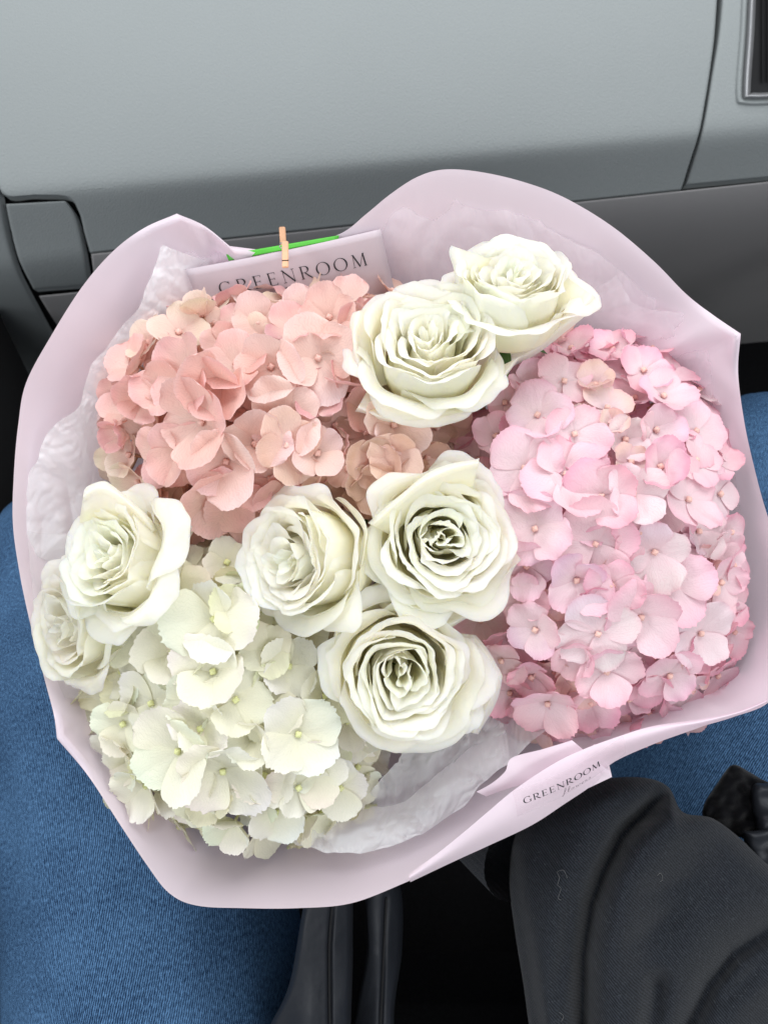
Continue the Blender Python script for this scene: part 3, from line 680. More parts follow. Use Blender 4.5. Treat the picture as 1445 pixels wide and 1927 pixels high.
sheet_thing('tissue_sheet', strip('tissue_sheet', [(640, 450, -.062), (670, 434, -.060), (705, 405, -.050), (765, 382, -.036), (832, 361, -.03), (880, 388, -.03), (960, 402, -.03), (992, 403, -.03), (1060, 446, -.03), (1150, 492, -.03), (1208, 548, -.03), (1290, 592, -.028), (1336, 664, -.026), (1342, 760, -.03), (1372, 850, -.032), (1392, 960, -.036)],
    [(690, 600, -.13), (730, 610, -.13), (775, 610, -.11), (820, 610, -.10), (860, 610, -.10), (900, 610, -.10), (960, 620, -.10), (1000, 630, -.10), (1050, 660, -.10), (1090, 680, -.10), (1130, 700, -.10), (1180, 750, -.10), (1220, 800, -.10), (1240, 840, -.10), (1260, 880, -.10), (1280, 960, -.10)],
    M['tissue_soft'], 300, 100, bow=0.010, crinkle=0.0032, cs=0.5, seed=6, edge=6), 'thin pinkish tissue behind the upper roses inside the wrap')
sheet_thing('tissue_sheet', strip('tissue_sheet', [(1160, 520, -.024), (1200, 575, -.02), (1290, 594, -.022), (1330, 664, -.022), (1338, 720, -.03)], [(1040, 590, -.07), (1080, 620, -.07), (1180, 640, -.06), (1220, 700, -.07), (1250, 760, -.08)],
    M['tissue_soft'], 60, 30, bow=0.006, crinkle=0.003, seed=9, edge=3), 'folded tissue corner above the pink hydrangea near the right corner of the wrap')
sheet_thing('tissue_sheet', strip('tissue_sheet', [(1075, 1345, -.03), (1030, 1372, -.025), (960, 1432, -.022), (905, 1478, -.02), (870, 1520, -.018), (800, 1566, -.018), (720, 1598, -.018), (655, 1606, -.02), (600, 1600, -.024), (555, 1586, -.03), (505, 1560, -.045)],
    [(1000, 1290, -.07), (950, 1320, -.075), (900, 1370, -.06), (860, 1420, -.042), (820, 1460, -.036), (770, 1500, -.036), (720, 1520, -.04), (660, 1510, -.05), (600, 1480, -.06), (560, 1450, -.07), (520, 1430, -.075)],
    M['tissue'], 260, 100, bow=0.008, crinkle=0.006, cs=0.6, seed=12, edge=4), 'rolled white tissue edge below the lower rose and white hydrangea')
sheet_thing('tissue_sheet', strip('tissue_sheet', [(940, 1330, -.045), (890, 1360, -.035), (840, 1400, -.03), (770, 1410, -.032), (740, 1440, -.035), (690, 1500, -.04)], [(960, 1430, -.05), (900, 1470, -.055), (850, 1510, -.05), (780, 1520, -.055), (730, 1530, -.055), (690, 1550, -.06)],
    M['tissue'], 90, 40, bow=0.004, crinkle=0.009, cs=0.7, seed=15, edge=5), 'crumpled white tissue tucked between the lower rose and the rolled edge')

# ------------------------------------------------------------------ hydrangeas
def sepal_mesh(name, mat, rnd, serr=0.03):
    W_ = rnd.uniform(0.56, 0.68); cup = rnd.uniform(0.06, 0.30); ruf = rnd.uniform(0.02, 0.06); ph = rnd.uniform(0, 6.28); kk = rnd.choice([2, 3, 4]); sd = rnd.uniform(0, 99)
    side = rnd.uniform(-0.12, 0.12)
    NU, NV = 36, 14
    def f(u, v):
        uu = u * 2 - 1
        wv = (math.sin(math.pi * 0.5 * min(1, v * 1.35 + 0.03)) ** 0.75)
        x = W_ * uu * wv * (1 - 0.30 * v ** 4 * abs(uu) ** 2.2)
        y = v * (1 - 0.25 * uu * uu * v) + side * x * v
        if serr:
            e = smooth(0.86, 1.0, v); t = nz(uu * 7, v, sd) + 1.0 * nz(uu * 15, v, sd)
            y += serr * e * t; 
            e2 = smooth(0.85, 1.0, abs(uu)) * v; x += serr * 0.6 * e2 * nz(v * 15, uu, sd) * (1 if uu > 0 else -1)
        r2 = x * x + y * y
        z = cup * (0.55 * r2 + 0.7 * x * x) - 0.10 * v ** 3 * rndb + ruf * math.sin(kk * uu * 1.7 + ph) * v * v * 0.8 + 0.05 * nz(x * 2, y * 2, sd) * v
        z -= 0.02 * math.exp(-(uu / 0.12) ** 2) * v * (1 - v * .5)
        return Vector((x, y, z))
    rndb = rnd.uniform(-0.5, 1.2)
    vs, fs, uv = grid(NU, NV, f); return mesh(name, vs, fs, mat, uv)
rnd = random.Random(11)
SEP = {k: [sepal_mesh('petal', M[k], rnd, {'salmon': 0.02, 'pink': 0.034, 'white': 0.045}[k]) for _ in range(14)] for k in ('salmon', 'pink', 'white')}
def eye_mesh(eye, stem, r=0.0019, bend=0.004):
    vs, fs = [], []
    # a button of four lobes plus a short stalk below it
    V1, F1, _ = grid(16, 8, lambda u, v: Vector((math.cos(2 * math.pi * u) * math.sin(math.pi * v) * r * (1 + 0.16 * math.cos(8 * math.pi * u)), math.sin(2 * math.pi * u) * math.sin(math.pi * v) * r * (1 + 0.16 * math.cos(8 * math.pi * u)), r * 0.9 + 0.0006 + math.cos(math.pi * v) * r * 0.85)))
    c = [(0, 0, 0.0002), (bend * .2, 0, -.008), (bend, bend * .3, -.020), (bend * .6, bend, -.034)]
    V2, F2 = tube(catmull(c, 4), 0.0009, 6)
    V, F_ = join([(V1, F1), (V2, F2)])
    return mesh('floret', V, F_, [eye, stem], mi=[0] * len(F1) + [1] * len(F2))
EYE = {'salmon': eye_mesh(M['eyep'], M['stemp']), 'pink': eye_mesh(M['eyep'], M['stemp'], 0.0018), 'white': eye_mesh(M['eyew'], M['stemc'], 0.0019)}
def floret(root, kind, loc, normal, size, rot, tint, rnd, open_=None, np_=4):
    """loc, normal in the camera frame; size = sepal length (m)"""
    z = Vector(normal).normalized(); x = Vector((math.cos(rot), math.sin(rot), 0)); x = (x - z * x.dot(z)).normalized(); y = z.cross(x)
    m = Matrix((x, y, z)).transposed().to_4x4(); m.translation = loc
    fo = obj('floret', EYE[kind], root, root['_inv'] @ CAM @ m) if False else obj('floret', EYE[kind], root, INV[root.name] @ CAM @ m)
    up = open_ if open_ is not None else rnd.choice([rnd.uniform(4, 20), rnd.uniform(18, 46), rnd.uniform(-8, 12)])
    for k in range(np_):
        a = 2 * math.pi * k / np_ + rnd.uniform(-.13, .13)
        s = size * rnd.uniform(0.86, 1.1) * (1.04 if k % 2 else 0.96)
        tilt = R_(up + rnd.uniform(-7, 9))
        mm = Matrix.Translation((math.cos(a) * 0.0006, math.sin(a) * 0.0006, 0.0003 * (k % 2) + 0.0001 * k)) @ Matrix.Rotation(a - math.pi / 2, 4, 'Z') @ Matrix.Rotation(tilt, 4, 'X') @ Matrix.Rotation(rnd.uniform(-.16, .16), 4, 'Y') @ Matrix.Diagonal((s * rnd.choice([-1, 1]) if False else s, s, s, 1))
        j = 0.05
        c = tuple(max(0, min(1, t * rnd.uniform(1 - j, 1 + j))) for t in tint) + (1,)
        obj('petal', rnd.choice(SEP[kind]), fo, mm, c)
    return fo
INV = {}
def hydrangea(name, label, kind, ells, heroes, tints, seed, size, zc, nfill, spacing=50, jum=1.2):
    rnd = random.Random(seed)
    cx0 = sum(e[0] for e in ells) / len(ells); cy0 = sum(e[1] for e in ells) / len(ells)
    base = L(cx0, cy0, -0.16); root = empty(name, CAM @ Matrix.Translation(base)); tag(root, label, 'hydrangea', 'hydrangea heads in the bouquet')
    INV[root.name] = root.matrix_world.inverted()
    def dome(px, py):
        best = None
        for ex, ey, rx, ry in ells:
            a, b = (px - ex) / rx, (py - ey) / ry; q = abs(a) ** 2.5 + abs(b) ** 2.5
            if best is None or q < best[0]: best = (q, a, b, rx, ry)
        q, a, b, rx, ry = best
        h = math.sqrt(max(0.02, 1.06 - min(q, 1.04)))
        z = zc + 0.075 * (h - 1)
        nrm = Vector((a * 0.9, -b * 0.9, h * 0.95 + 0.12)).normalized()
        return z, nrm, q
    placed = []
    for hp in heroes:
        px, py, sz = hp[:3]; sz *= 0.92 if kind == 'pink' else 0.96; t = tints[hp[3]] if len(hp) > 3 else tints[0]
        rot = R_(hp[4]) if len(hp) > 4 and hp[4] is not None else rnd.uniform(0, 1.57)
        op = hp[5] if len(hp) > 5 else None
        if op is not None and jum > 1.5 and sz > 74: op = op + rnd.uniform(4, 22)
        tx, ty = hp[6] if len(hp) > 6 else (rnd.uniform(-.25, .25) * jum, rnd.uniform(-.25, .25) * jum)
        z, nr, q = dome(px, py)
        nr = (nr * 0.75 + Vector((tx, ty, 0.45))).normalized()
        floret(root, kind, L(px, py, z + 0.004 + rnd.uniform(-.003, .004) - (0.006 if sz < 55 else 0)), nr, sz * S, rot, t, rnd, op); placed.append((px, py, sz))
    # the rest of the head, a little lower, wherever the heroes leave room; also round the flanks
    tries = 0; n = 0
    while n < nfill and tries < 9000:
        tries += 1
        e = rnd.choice(ells); a = rnd.uniform(0, 6.283); r = math.sqrt(rnd.uniform(0, 1.0)) * 1.02 / max(0.75, (abs(math.cos(a)) ** 2.5 + abs(math.sin(a)) ** 2.5) ** 0.4)
        px, py = e[0] + e[2] * r * math.cos(a), e[1] + e[3] * r * math.sin(a)
        z, nr, q = dome(px, py)
        if px > 1352 and kind == 'pink': continue
        sp = spacing * (0.62 if q > 0.7 else 1.0)
        if any((px - x) ** 2 + (py - y) ** 2 < (sp if not (q < .8) else sp * 0.95) ** 2 for x, y, _ in placed): continue
        placed.append((px, py, 60)); n += 1
        nr = (nr + Vector((rnd.uniform(-.4, .4) * jum, rnd.uniform(-.4, .4) * jum, 0))).normalized()
        floret(root, kind, L(px, py, z - 0.004 - rnd.uniform(0, .006)), nr, size * rnd.uniform(.8, 1.08) * S, rnd.uniform(0, 1.57), rnd.choice(tints if kind != 'salmon' else tints[:2] + tints), rnd)
    # deeper florets fill the gaps
    for k in range(int(nfill * 0.8)):
        e = rnd.choice(ells); a = rnd.uniform(0, 6.283); r = math.sqrt(rnd.uniform(0, 1.0)) * (0.88 if kind != 'white' else 0.7)
        px, py = e[0] + e[2] * r * math.cos(a), e[1] + e[3] * r * math.sin(a); z, nr, q = dome(px, py)
        if px > 1325 and kind == 'pink': continue
        nr = (nr + Vector((rnd.uniform(-.5, .5), rnd.uniform(-.5, .5), 0))).normalized()
        floret(root, kind, L(px, py, z - 0.017 - rnd.uniform(0, .006)), nr, size * .9 * S, rnd.uniform(0, 1.57), rnd.choice(tints), rnd)
    # main stalk with branching pedicels
    parts = [tube([L(CX, CY, -0.30), L((cx0 + CX) / 2, (cy0 + CY) / 2, -0.22), L(cx0, cy0, -0.13)], [0.004, 0.004, 0.003], 8)]
    for px, py, _ in placed[::2]:
        z, nr, q = dome(px, py); parts.append(tube([L(cx0, cy0, -0.13), L(cx0 + (px - cx0) * .5, cy0 + (py - cy0) * .5, -0.085 + (z + .02) * 0.3), L(px, py, z - 0.03)], [0.0018, 0.0012, 0.0008], 5))
    V, F_ = join(parts); me = mesh('branching_stalk', [INV[root.name] @ CAM @ v for v in V], F_, M['stemp' if kind != 'white' else 'stemg'])
    obj('branching_stalk', me, root)
    return root

SAL = [(0.87, 0.51, 0.48), (0.88, 0.65, 0.61), (0.80, 0.54, 0.42), (0.55, 0.33, 0.22), (0.82, 0.72, 0.56), (0.74, 0.36, 0.38)]   # pink, pale, peach, tan, cream, deep
hs = [(599, 675, 88, 1, 20, 12), (513, 690, 78, 1, 10, 15), (571, 716, 42, 2, None, 8), (541, 779, 80, 1, 40, 10), (479, 835, 76, 1, 80, 28), (539, 837, 66, 2, 15, 12), (597, 855, 60, 1, 40, 24), (428, 867, 92, 1, 30, 18),
      (410, 934, 96, 0, 60, 22), (598, 940, 66, 2, 10, 12), (657, 882, 52, 3, None, 24), (701, 864, 60, 3, None, 30), (707, 907, 64, 3, None, 30), (384, 795, 96, 0, 15, 10), (417, 725, 90, 0, 70, 20), (358, 708, 86, 0, 40, 16), (446, 690, 74, 0),
      (487, 610, 66, 1, 15, 16), (574, 596, 58, 1), (655, 572, 66, 0, 5, 12), (662, 545, 50, 0), (735, 552, 46, 2), (620, 600, 70, 0), (447, 612, 48, 0), (404, 612, 48, 2), (383, 598, 58, 4, 30, 55, (-.1, .5)), (338, 628, 62, 4), (283, 648, 62, 4),
      (300, 674, 60, 1), (262, 690, 72, 0), (317, 735, 70, 0), (268, 748, 66, 0), (240, 778, 60, 0), (236, 812, 60, 5), (248, 857, 58, 4), (225, 862, 46, 4, None, 30), (265, 905, 66, 4), (317, 857, 74, 0), (300, 930, 78, 0), (330, 965, 74, 0), (471, 960, 82, 0),
      (512, 900, 70, 0), (540, 930, 64, 5), (740, 800, 70, 1, None, 34), (742, 857, 64, 2, None, 34), (680, 770, 60, 0, None, 40), (640, 720, 66, 5), (690, 936, 50, 3, None, 36), (346, 849, 80, 0), (554, 625, 60, 5), (487, 640, 56, 4), (595, 745, 60, 5), (800, 860, 56, 2, None, 40), (770, 900, 56, 3, None, 40), (630, 800, 56, 0), (460, 900, 60, 0), (455, 990, 66, 5)]
hydrangea('hydrangea_head', 'salmon pink hydrangea head below the florist card', 'salmon', [(490, 780, 280, 225), (710, 860, 170, 130), (630, 655, 140, 90)], hs, SAL, 21, 56, 0.006, 100, 44, 1.9)
PNK = [(0.88, 0.48, 0.57), (0.89, 0.60, 0.67), (0.83, 0.59, 0.69), (0.84, 0.64, 0.52), (0.84, 0.76, 0.79), (0.78, 0.40, 0.50)]   # pink, pale, lilac, peach, near white, deep
hp = [(1011, 784, 74, 2, 10, 12), (1079, 818, 72, 1, 60, 14), (986, 881, 84, 2, 30, 12), (1062, 895, 88, 1, 20, 10), (1008, 996, 88, 2, 60, 14), (1119, 1022, 92, 1, 20, 14), (1189, 930, 70, 4, 30, 26), (1290, 942, 84, 1, 35, 14), (1229, 1037, 76, 4, 15, 14), (1082, 1090, 74, 2, 50, 26),
      (1265, 1099, 84, 1, 25, 10), (1123, 1191, 84, 4, 25, 6, (-.03, .05)), (1204, 1159, 86, 1, 45, 18), (1314, 1191, 76, 4, 40, 14), (1140, 1262, 70, 1, 20, 16), (1008, 1183, 68, 2, 20, 28), (1081, 1228, 58, 1), (905, 1167, 78, 0, 20, 20), (1174, 829, 58, 4, 35, 22), (1140, 771, 56, 3), (1119, 728, 50, 3, 20, 45),
      (1152, 802, 40, 3), (1184, 871, 42, 3), (1035, 1132, 40, 3), (992, 1065, 70, 2, None, 26), (933, 823, 66, 1, None, 30), (1026, 843, 54, 0), (1131, 934, 76, 0), (1075, 660, 64, 0, None, 20), (1152, 662, 66, 0), (1208, 700, 66, 0), (1245, 748, 66, 1), (1305, 814, 74, 1), (1305, 868, 66, 1), (1350, 930, 62, 1), (1325, 780, 54, 0), (1348, 871, 56, 0),
      (1257, 1268, 70, 1), (1346, 1268, 64, 0), (1376, 1187, 58, 0), (1374, 1065, 60, 0), (1352, 1094, 66, 1), (981, 1124, 60, 1), (1030, 1320, 76, 1, None, 22), (1110, 1320, 60, 0), (1180, 1312, 56, 1), (960, 1300, 66, 0), (900, 1225, 66, 0), (945, 1240, 60, 1), (1000, 1270, 58, 0), (885, 1110, 54, 0), (915, 1020, 50, 5), (900, 900, 50, 0), (1050, 1380, 60, 0), (1285, 1290, 56, 4), (1240, 880, 62, 5), (1200, 1000, 60, 0), (1000, 730, 62, 1, None, 26), (1060, 720, 60, 1), (950, 760, 56, 0, None, 35), (1230, 810, 62, 1), (1370, 1000, 54, 0), (1366, 1130, 56, 5), (960, 950, 50, 0), (930, 1090, 50, 0), (1150, 1100, 64, 0)]
hydrangea('hydrangea_head', 'large pale pink hydrangea filling the right half of the bouquet', 'pink', [(1128, 1012, 272, 370)], hp, PNK, 33, 60, 0.012, 130, 46)
WHT = [(0.86, 0.84, 0.75), (0.84, 0.82, 0.68), (0.87, 0.85, 0.80), (0.79, 0.79, 0.56)]
hw = [(405, 1164, 96, 2, 90, 24, (-.25, .1)), (443, 1149, 60, 3), (501, 1222, 62, 1, 30, 24), (543, 1254, 66, 2, 40, 3, (0, 0)), (444, 1317, 76, 1, 80, 12), (519, 1158, 68, 1, 20, 22), (506, 1337, 62, 1), (339, 1412, 92, 0, 30, 18), (421, 1448, 96, 2, 50, 14), (560, 1380, 92, 2, 30, 20), (650, 1356, 70, 2, 70, 30), (610, 1309, 70, 1, 60, 34), (626, 1421, 56, 3),
      (270, 1226, 76, 0), (327, 1226, 84, 0, None, 30), (404, 1264, 84, 2, None, 30), (235, 1264, 70, 0), (289, 1322, 74, 0), (235, 1360, 66, 0), (228, 1405, 60, 0), (192, 1322, 56, 0), (280, 1475, 70, 0), (346, 1510, 70, 0), (443, 1544, 66, 0), (519, 1523, 66, 2), (545, 1545, 56, 1), (500, 1456, 66, 0), (560, 1480, 60, 2), (366, 1314, 64, 0), (340, 1120, 70, 1), (427, 1060, 58, 0, None, 22), (385, 1040, 52, 0),
      (600, 1450, 62, 0), (640, 1480, 60, 2), (670, 1440, 54, 0), (690, 1390, 50, 1), (575, 1190, 46, 1, None, 36), (480, 1385, 64, 0), (250, 1430, 56, 0), (300, 1150, 60, 0), (380, 1370, 60, 2)]
hydrangea('hydrangea_head', 'creamy white hydrangea head at the lower left of the bouquet', 'white', [(420, 1320, 245, 220), (400, 1150, 150, 120), (460, 1410, 235, 160)], hw, WHT, 45, 62, 0.008, 110, 44)

# ------------------------------------------------------------------ roses
ROSE_TINT = (0.95, 0.94, 0.87)
def rose(label, px, py, rad, axis, z, seed, outer, npet=27, spin=0.0, swirl=0.0, depth=1.0, tint=ROSE_TINT, open_=1.0, heart=0.34):
    """px, py: centre of the opening; rad: its radius in px; axis: where the flower looks (camera frame); outer: (phi, reach, curl, width, roll)"""
    rnd = random.Random(seed); R = rad * S
    zx = Vector(axis).normalized(); x = Vector((1, 0, 0)); x = (x - zx * x.dot(zx)).normalized(); y = zx.cross(x)
    m = Matrix((x, y, zx)).transposed().to_4x4(); rim = L(px, py, z); m.translation = rim - zx * (1.25 * R * depth)
    root = empty('rose', CAM @ m); tag(root, label, 'rose', 'white roses in the bouquet')
    H = 1.25 * depth
    o1, o2 = rnd.uniform(0, 50), rnd.uniform(0, 50)
    def warp(p):
        r = math.hypot(p.x, p.y); k = 0.085 * smooth(0.0, 0.5, r) + 0.03
        n_ = noise.noise_vector(Vector((p.x * 1.7 + o1, p.y * 1.7, p.z * 0.7 + o2)))
        n2 = noise.noise_vector(Vector((p.x * 5.5 + o2, p.y * 5.5, p.z * 1.6 + o1)))
        hh = smooth(0.25, 1.0, p.z / H)
        q = p + Vector((n_.x, n_.y, n_.z * 0.5)) * k * 1.5 * hh + Vector((n2.x, n2.y, n2.z * 0.7)) * 0.010 * hh
        # quartered, whirled heart
        a = swirl * math.exp(-(r / 0.35) ** 2) * hh
        ca, sa = math.cos(a), math.sin(a); return Vector((q.x * ca - q.y * sa, q.x * sa + q.y * ca, q.z))
    def petal(phi, ri, hi, wid, lip, curl, pinch, skew, sd, nu=26, nv=22, rollside=0.0, lean=0.0, notch=0.0, fold=0.0, point=2.6):
        # profile: distance from the axis and height along the petal, from integrated slope
        n = nv; prof = []
        r = 0.10; zz = 0.0; Lt = hi * 1.12; al = []
        for k in range(n + 1):
            v = k / n
            a = R_(72) * math.exp(-v / 0.17) + R_(4 + lean) - R_(13) * smooth(0.45, 0.85, v) + R_(lip) * smooth(0.75, 0.97, v)
            al.append(a)
        # scale radius so that the body reaches ri at v = .6
        rr = [0.10]; hz = [0.0]
        for k in range(n): rr.append(rr[-1] + math.sin(al[k]) * Lt / n); hz.append(hz[-1] + math.cos(al[k]) * Lt / n)
        k6 = int(n * 0.6); dr = ri - rr[k6]; zs = hi / max(0.2, hz[int(n * 0.88)])
        def f(u, v):
            uu = u * 2 - 1
            vv = v * (1 - (0.20 + pinch) * abs(uu) ** point - notch * math.exp(-(uu / 0.25) ** 2))
            x_ = vv * n; i = min(n - 1, int(x_)); fr = x_ - i
            rb = (rr[i] + (rr[i + 1] - rr[i]) * fr) + dr * smooth(0, 0.35, vv); zb = (hz[i] + (hz[i + 1] - hz[i]) * fr) * zs
            # curl the far part of the sheet back on itself
            if curl > 0:
                vc = 0.66 + 0.10 * abs(uu) * 0
                amt = curl * (1 + rollside * abs(uu) ** 1.5)
                if vv > vc:
                    t = (vv - vc) / (1 - vc); ang = amt * t * t * (3 - 2 * t) * 0.9; rad_ = 0.34 * (hi / 1.25) / max(0.5, amt)
                    xb = rad_ * (1 - math.cos(ang)) * 1.25 * t ** 0.2; yb = rad_ * math.sin(ang)
                    i0 = int(vc * n); r0 = rr[i0] + dr; z0 = hz[i0] * zs
                    bl = smooth(0, 0.25, t)
                    lean_ = R_(8 + lean * 1.2)
                    rb2 = r0 + xb * math.cos(lean_) + yb * math.sin(lean_) + 0.02 * t; zb2 = z0 + yb * math.cos(lean_) - xb * math.sin(lean_)
                    rb = rb * (1 - bl) + rb2 * bl; zb = zb * (1 - bl) + zb2 * bl
            wf = (0.35 + 0.65 * smooth(0, 0.55, v)) * (1 - 0.10 * smooth(0.8, 1.0, v))
            th = phi + uu * wid * wf + skew * vv
            spiral = (0.075 * uu + 0.02) * smooth(0.1, 0.6, vv) * (0.5 + 0.5 * ri)
            rb = max(0.015, rb + spiral + lip * 0.0004 * 0)
            wv = 0.030 * vv ** 3 * math.sin(3.1 * uu + sd) * (0.5 + ri) + 0.018 * smooth(0.8, 1, vv) * nz(uu * 5, 0, sd) * 2
            rb += wv + fold * (0.35 + ri) * math.sin(2.6 * uu + sd) * smooth(0.3, 0.9, vv); zb += 0.05 * smooth(0.75, 1, vv) * nz(uu * 2.2, 4, sd) * 1.2 + 0.003 * smooth(0.85, 1, vv) * nz(uu * 14, 4, sd)
            p = Vector((rb * math.cos(th), rb * math.sin(th), zb)); return warp(p) * R
        vs, fs, uv = grid(nu, nv, f)
        me = mesh('petal', vs, fs, M['rose'], uv)
        j = 0.02; c = tuple(min(1, t * rnd.uniform(1 - j, 1 + j)) for t in tint) + (1,)
        return obj('petal', me, root, None, c)
    # tight heart
    g = 2.39996
    n3 = int(npet * heart); n1 = int(npet * 0.36); n2 = npet - n1 - n3
    for k in range(npet):
        if k < n3:      # folded heart
            t = k / n3; ri = 0.03 + 0.40 * t ** 0.8; hi = H * (0.95 + rnd.uniform(-.02, .03)); wid = R_(rnd.uniform(60, 115)); lip = rnd.uniform(32, 60)
        elif k < n3 + n2:   # middle whorl
            t = (k - n3) / n2; ri = 0.45 + 0.25 * t; hi = H * (0.94 + rnd.uniform(-.02, .025)); wid = R_(rnd.uniform(70, 100)); lip = rnd.uniform(50, 78)
        else:           # dense rim of the cup
            t = (k - n3 - n2) / n1; ri = 0.71 + 0.19 * t; hi = H * (0.97 + 0.02 * t + rnd.uniform(-.015, .02)); wid = R_(rnd.uniform(50, 72)); lip = 52 + 24 * t + rnd.uniform(-5, 8)
        petal(spin + k * g + rnd.uniform(-.25, .25), ri, hi, wid, lip * open_, 0, rnd.uniform(-.08, .02), rnd.uniform(-.1, .1), rnd.uniform(0, 20), nu=38, nv=22, fold=(0.16 * (1 - t) if k < n3 else 0.02))
    # guard petals that form the cup and fold back
    for q, og in enumerate(outer):
        phi, reach, curl, width, roll = og[:5]; ln = og[5] if len(og) > 5 else 4 + 1.6 * q
        petal(R_(phi), 0.91 + 0.03 * q, H * reach, R_(width), 30 if curl > .6 else 14, curl, 0.02 + 0.12 * roll, 0, rnd.uniform(0, 20), nu=34, nv=40, rollside=roll, lean=ln, point=2.6 - 1.3 * min(1, roll * 1.3))
    # hip, sepals, stem
    V, F_, _ = grid(20, 10, lambda u, v: Vector((math.cos(6.2832 * u), math.sin(6.2832 * u), 0)) * R * 0.26 * math.sin(math.pi * (0.08 + 0.84 * v)) + Vector((0, 0, (-0.28 + 0.36 * v) * R)))
    obj('hip', mesh('hip', V, F_, M['stemg']), root)
    for k in range(5):
        a = k * 1.2566 + seed
        def sf(u, v, a=a):
            uu = (u * 2 - 1) * 0.11 * math.sin(math.pi * (0.12 + 0.88 * v)) ; r = 0.2 + 0.75 * v; zz = 0.02 + 0.12 * v - 0.30 * v * v
            return Vector((r * math.cos(a) - uu * math.sin(a), r * math.sin(a) + uu * math.cos(a), zz - 0.6 * uu * uu)) * R
        V, F_, uv_ = grid(6, 10, sf); obj('sepal', mesh('sepal', V, F_, M['leaf'], uv_), root)
    mi = m.inverted(); binding = mi @ L(CX, CY, -0.30)
    c = catmull([Vector((0, 0, -0.2 * R)), Vector((0, 0, -1.3 * R)), binding * 0.7 + Vector((0, 0, -0.6 * R)), binding], 6)
    V, F_ = tube(c, 0.0028, 8); obj('stem', mesh('stem', V, F_, M['stemg']), root)
    return root
# outer petals: (direction in degrees about the axis, reach, curl in radians, half width, side roll)
r1 = rose('white rose at the top right, its long outer petal pointing right over the pink hydrangea', 965, 518, 100, (0.03, 0.62, 0.78), 0.020, 1,
     [(100, 1.03, 1.2, 62, .2), (185, 1.0, 1.8, 46, .3), (245, .96, 1.3, 52, .2), (-60, .95, 1.2, 56, .2), (15, 1.0, 1.9, 50, .4), (205, .92, 2.6, 36, .3), (-12, 1.12, 2.4, 42, .6)], spin=0.4, swirl=.6, depth=1.15)
r2 = rose('white rose standing left of the top right rose, front petal folded down', 806, 632, 106, (0.02, 0.40, 0.91), 0.030, 2,
     [(60, 1.02, 1.1, 60, .1), (150, 1.0, 1.2, 58, .1), (-60, .98, 1.3, 60, .2), (240, .95, 1.5, 60, .2), (175, .98, 2.3, 46, .3), (-38, .96, 2.2, 50, .6), (262, .88, 2.6, 56, .2)], spin=1.4, swirl=.9, depth=1.15)
r3 = rose('white rose on the left edge with pointed folded outer petals', 200, 1045, 94, (-0.42, 0.30, 0.85), 0.018, 3,
     [(100, 1.02, 1.4, 60, .2), (200, 1.0, 1.3, 60, .2), (-70, 1.0, 1.4, 58, .2), (20, 1.0, 1.0, 56, .2), (75, 1.10, 2.4, 42, .6), (-95, 1.0, 1.9, 52, .5), (10, 1.22, 2.3, 50, .4), (-40, 1.16, 2.4, 44, .4)], npet=24, spin=2.2, swirl=.4, depth=1.5)
rose('faded cream rose half hidden behind tissue at the far left', 116, 1180, 100, (-0.58, -0.10, 0.76), -0.006, 4,
     [(80, 1.0, 1.4, 60, .3), (170, 1.0, 1.6, 60, .3), (260, 1.0, 1.4, 60, .3), (0, 1.0, 1.2, 60, .2), (110, 1.08, 2.4, 44, .4), (-70, 1.05, 2.0, 50, .4)], npet=18, spin=.7, swirl=.5, tint=(0.93, 0.91, 0.83))
r5 = rose('white rose in the middle of the bouquet, turned to the left', 545, 1055, 98, (-0.56, 0.05, 0.83), 0.030, 5,
     [(110, 1.0, .8, 60, .1), (200, .98, .8, 62, .1), (-80, .98, .8, 60, .1), (25, .97, .6, 66, .1), (100, .95, 1.2, 60, .1), (-48, 1.0, 1.9, 44, .7), (10, .86, .4, 60, .1)], npet=30, spin=3.0, swirl=1.4, depth=1.5)
r6 = rose('white rose right of the middle one with a brownish spot near its heart', 838, 1010, 106, (0.06, 0.02, 0.99), 0.034, 6,
     [(20, 1.0, .9, 62, .1), (110, 1.0, 1.2, 60, .1), (200, 1.0, 1.2, 60, .1), (-70, .98, 1.2, 62, .1), (135, 1.08, 2.3, 46, .8), (60, .98, 1.3, 50, .2), (195, .96, 1.5, 40, .6), (-62, 1.16, .8, 50, .8, 26), (250, 1.12, .9, 44, .8, 26)], npet=32, spin=1.0, swirl=1.5)
r7 = rose('lowest and widest white rose above the crumpled tissue', 758, 1272, 110, (0.04, -0.05, 0.99), 0.030, 7,
     [(60, 1.0, 1.2, 60, .1), (150, 1.0, 1.2, 60, .1), (240, .98, 1.3, 62, .2), (-30, 1.0, 1.3, 62, .1), (172, .98, 2.0, 46, .6), (-75, .98, 1.4, 62, .2), (-10, 1.14, .7, 36, .9, 30), (100, 1.0, 1.6, 40, .5), (-38, 1.05, .8, 30, .9, 34)], npet=30, spin=.2, swirl=1.1)

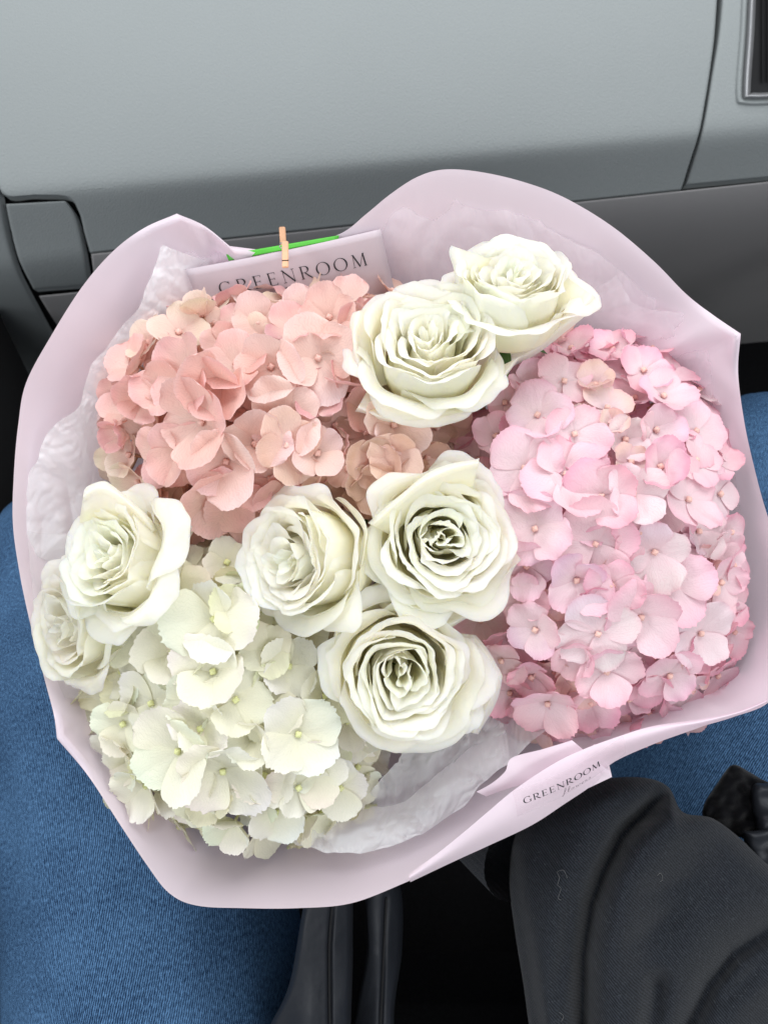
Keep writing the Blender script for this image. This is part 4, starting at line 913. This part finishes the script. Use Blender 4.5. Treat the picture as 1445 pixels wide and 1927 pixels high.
# large outer petals that stand away from the cups: base edge, then free edge, both (px, py, z)
def blade(root, base, free, bow=0.004, roll=0.003, sd=0.0, n=(44, 26)):
    ca = catmull(base, 10); cb = catmull(free, 10)
    def f(u, v):
        a = sample(ca, u); b = sample(cb, u); q = a.lerp(b, v)
        t = smooth(0.62, 0.86, v) - 1.5 * smooth(0.84, 1.0, v)
        z = q.z + bow * math.sin(math.pi * v * 0.9) + roll * t + 0.0022 * nz(u * 2.6, v * 1.6, sd) + 0.0010 * nz(u * 7, v * 2, sd + 3) * v
        k = smooth(0.8, 1, v); q = q + Vector((nz(u * 4, 1, sd) * 7 * k, nz(u * 4, 2, sd) * 7 * k, 0))
        return P(q.x, q.y, z)
    vs, fs, uv = grid(n[0], n[1], f)
    o = into(obj('petal', mesh('petal', vs, fs, M['rose'], uv), None, None, ROSE_TINT + (1,)), root); return o
blade(r1, [(905, 640, -.012), (950, 640, -.004), (990, 600, .004), (1030, 560, .010), (1062, 520, .012)], [(955, 694, -.020), (1000, 672, -.012), (1045, 640, -.002), (1092, 602, .008), (1124, 562, .014)], .006, .005, 1)
blade(r1, [(905, 600, .0), (900, 560, .008), (905, 530, .012), (930, 490, .014)], [(880, 620, -.004), (862, 560, .010), (852, 510, .018), (849, 462, .020)], .003, .003, 2)
blade(r2, [(700, 720, .008), (750, 760, .004), (810, 775, .004), (880, 750, .006), (920, 700, .008)], [(668, 775, .012), (720, 792, .020), (800, 790, .026), (900, 765, .022), (984, 668, .012)], .008, .005, 4)
blade(r2, [(740, 720, .01), (715, 670, .014), (710, 620, .016), (730, 570, .018)], [(690, 735, .008), (668, 690, .018), (657, 640, .022), (664, 588, .020)], .004, .004, 6)
blade(r3, [(255, 985, .0), (268, 1040, .0), (268, 1090, -.004), (250, 1130, -.010), (220, 1170, -.014)], [(372, 990, -.006), (345, 1050, .002), (310, 1110, .004), (275, 1160, .0), (232, 1222, -.010)], .010, .006, 8)
blade(r3, [(150, 985, .01), (190, 975, .010), (230, 990, .006), (262, 1020, .002)], [(158, 925, .012), (190, 906, .020), (236, 930, .018), (296, 996, .008)], .004, .004, 9)
blade(r5, [(620, 960, .004), (650, 1010, .002), (655, 1060, .0), (640, 1110, -.002), (610, 1140, -.004)], [(650, 960, -.006), (704, 1010, -.016), (714, 1060, -.020), (690, 1115, -.020), (606, 1186, -.008)], .012, .001, 11)
blade(r6, [(740, 1010, .020), (765, 980, .026), (800, 950, .030), (850, 925, .030), (890, 915, .026)], [(692, 984, .026), (742, 940, .036), (790, 900, .040), (850, 872, .038), (902, 862, .032)], .005, .005, 13)
blade(r6, [(735, 1085, .010), (780, 1120, .010), (830, 1130, .010), (880, 1110, .010), (915, 1075, .010)], [(684, 1108, .006), (745, 1160, .014), (826, 1190, .018), (885, 1160, .014), (930, 1108, .006)], .004, .003, 15)
blade(r7, [(850, 1190, .006), (868, 1240, .006), (872, 1300, .004), (850, 1370, -.002)], [(895, 1195, .004), (935, 1250, .006), (944, 1296, .006), (900, 1382, -.006)], .004, .003, 17)
blade(r7, [(665, 1330, .0), (655, 1270, .006), (660, 1210, .010), (690, 1165, .014)], [(640, 1330, .002), (622, 1262, .014), (628, 1190, .020), (664, 1130, .020)], .004, .004, 19)

# tissue veil over the far left rose
sheet_thing('tissue_sheet', strip('tissue_sheet', [(52, 1000, -.02), (60, 1100, -.02), (80, 1210, -.024), (104, 1310, -.03)], [(130, 1010, .012), (150, 1120, .006), (200, 1240, -.004), (235, 1320, -.02)],
    M['veil'], 50, 30, bow=0.006, crinkle=0.003, seed=19, edge=3), 'sheer tissue veil over the faded rose at the far left')
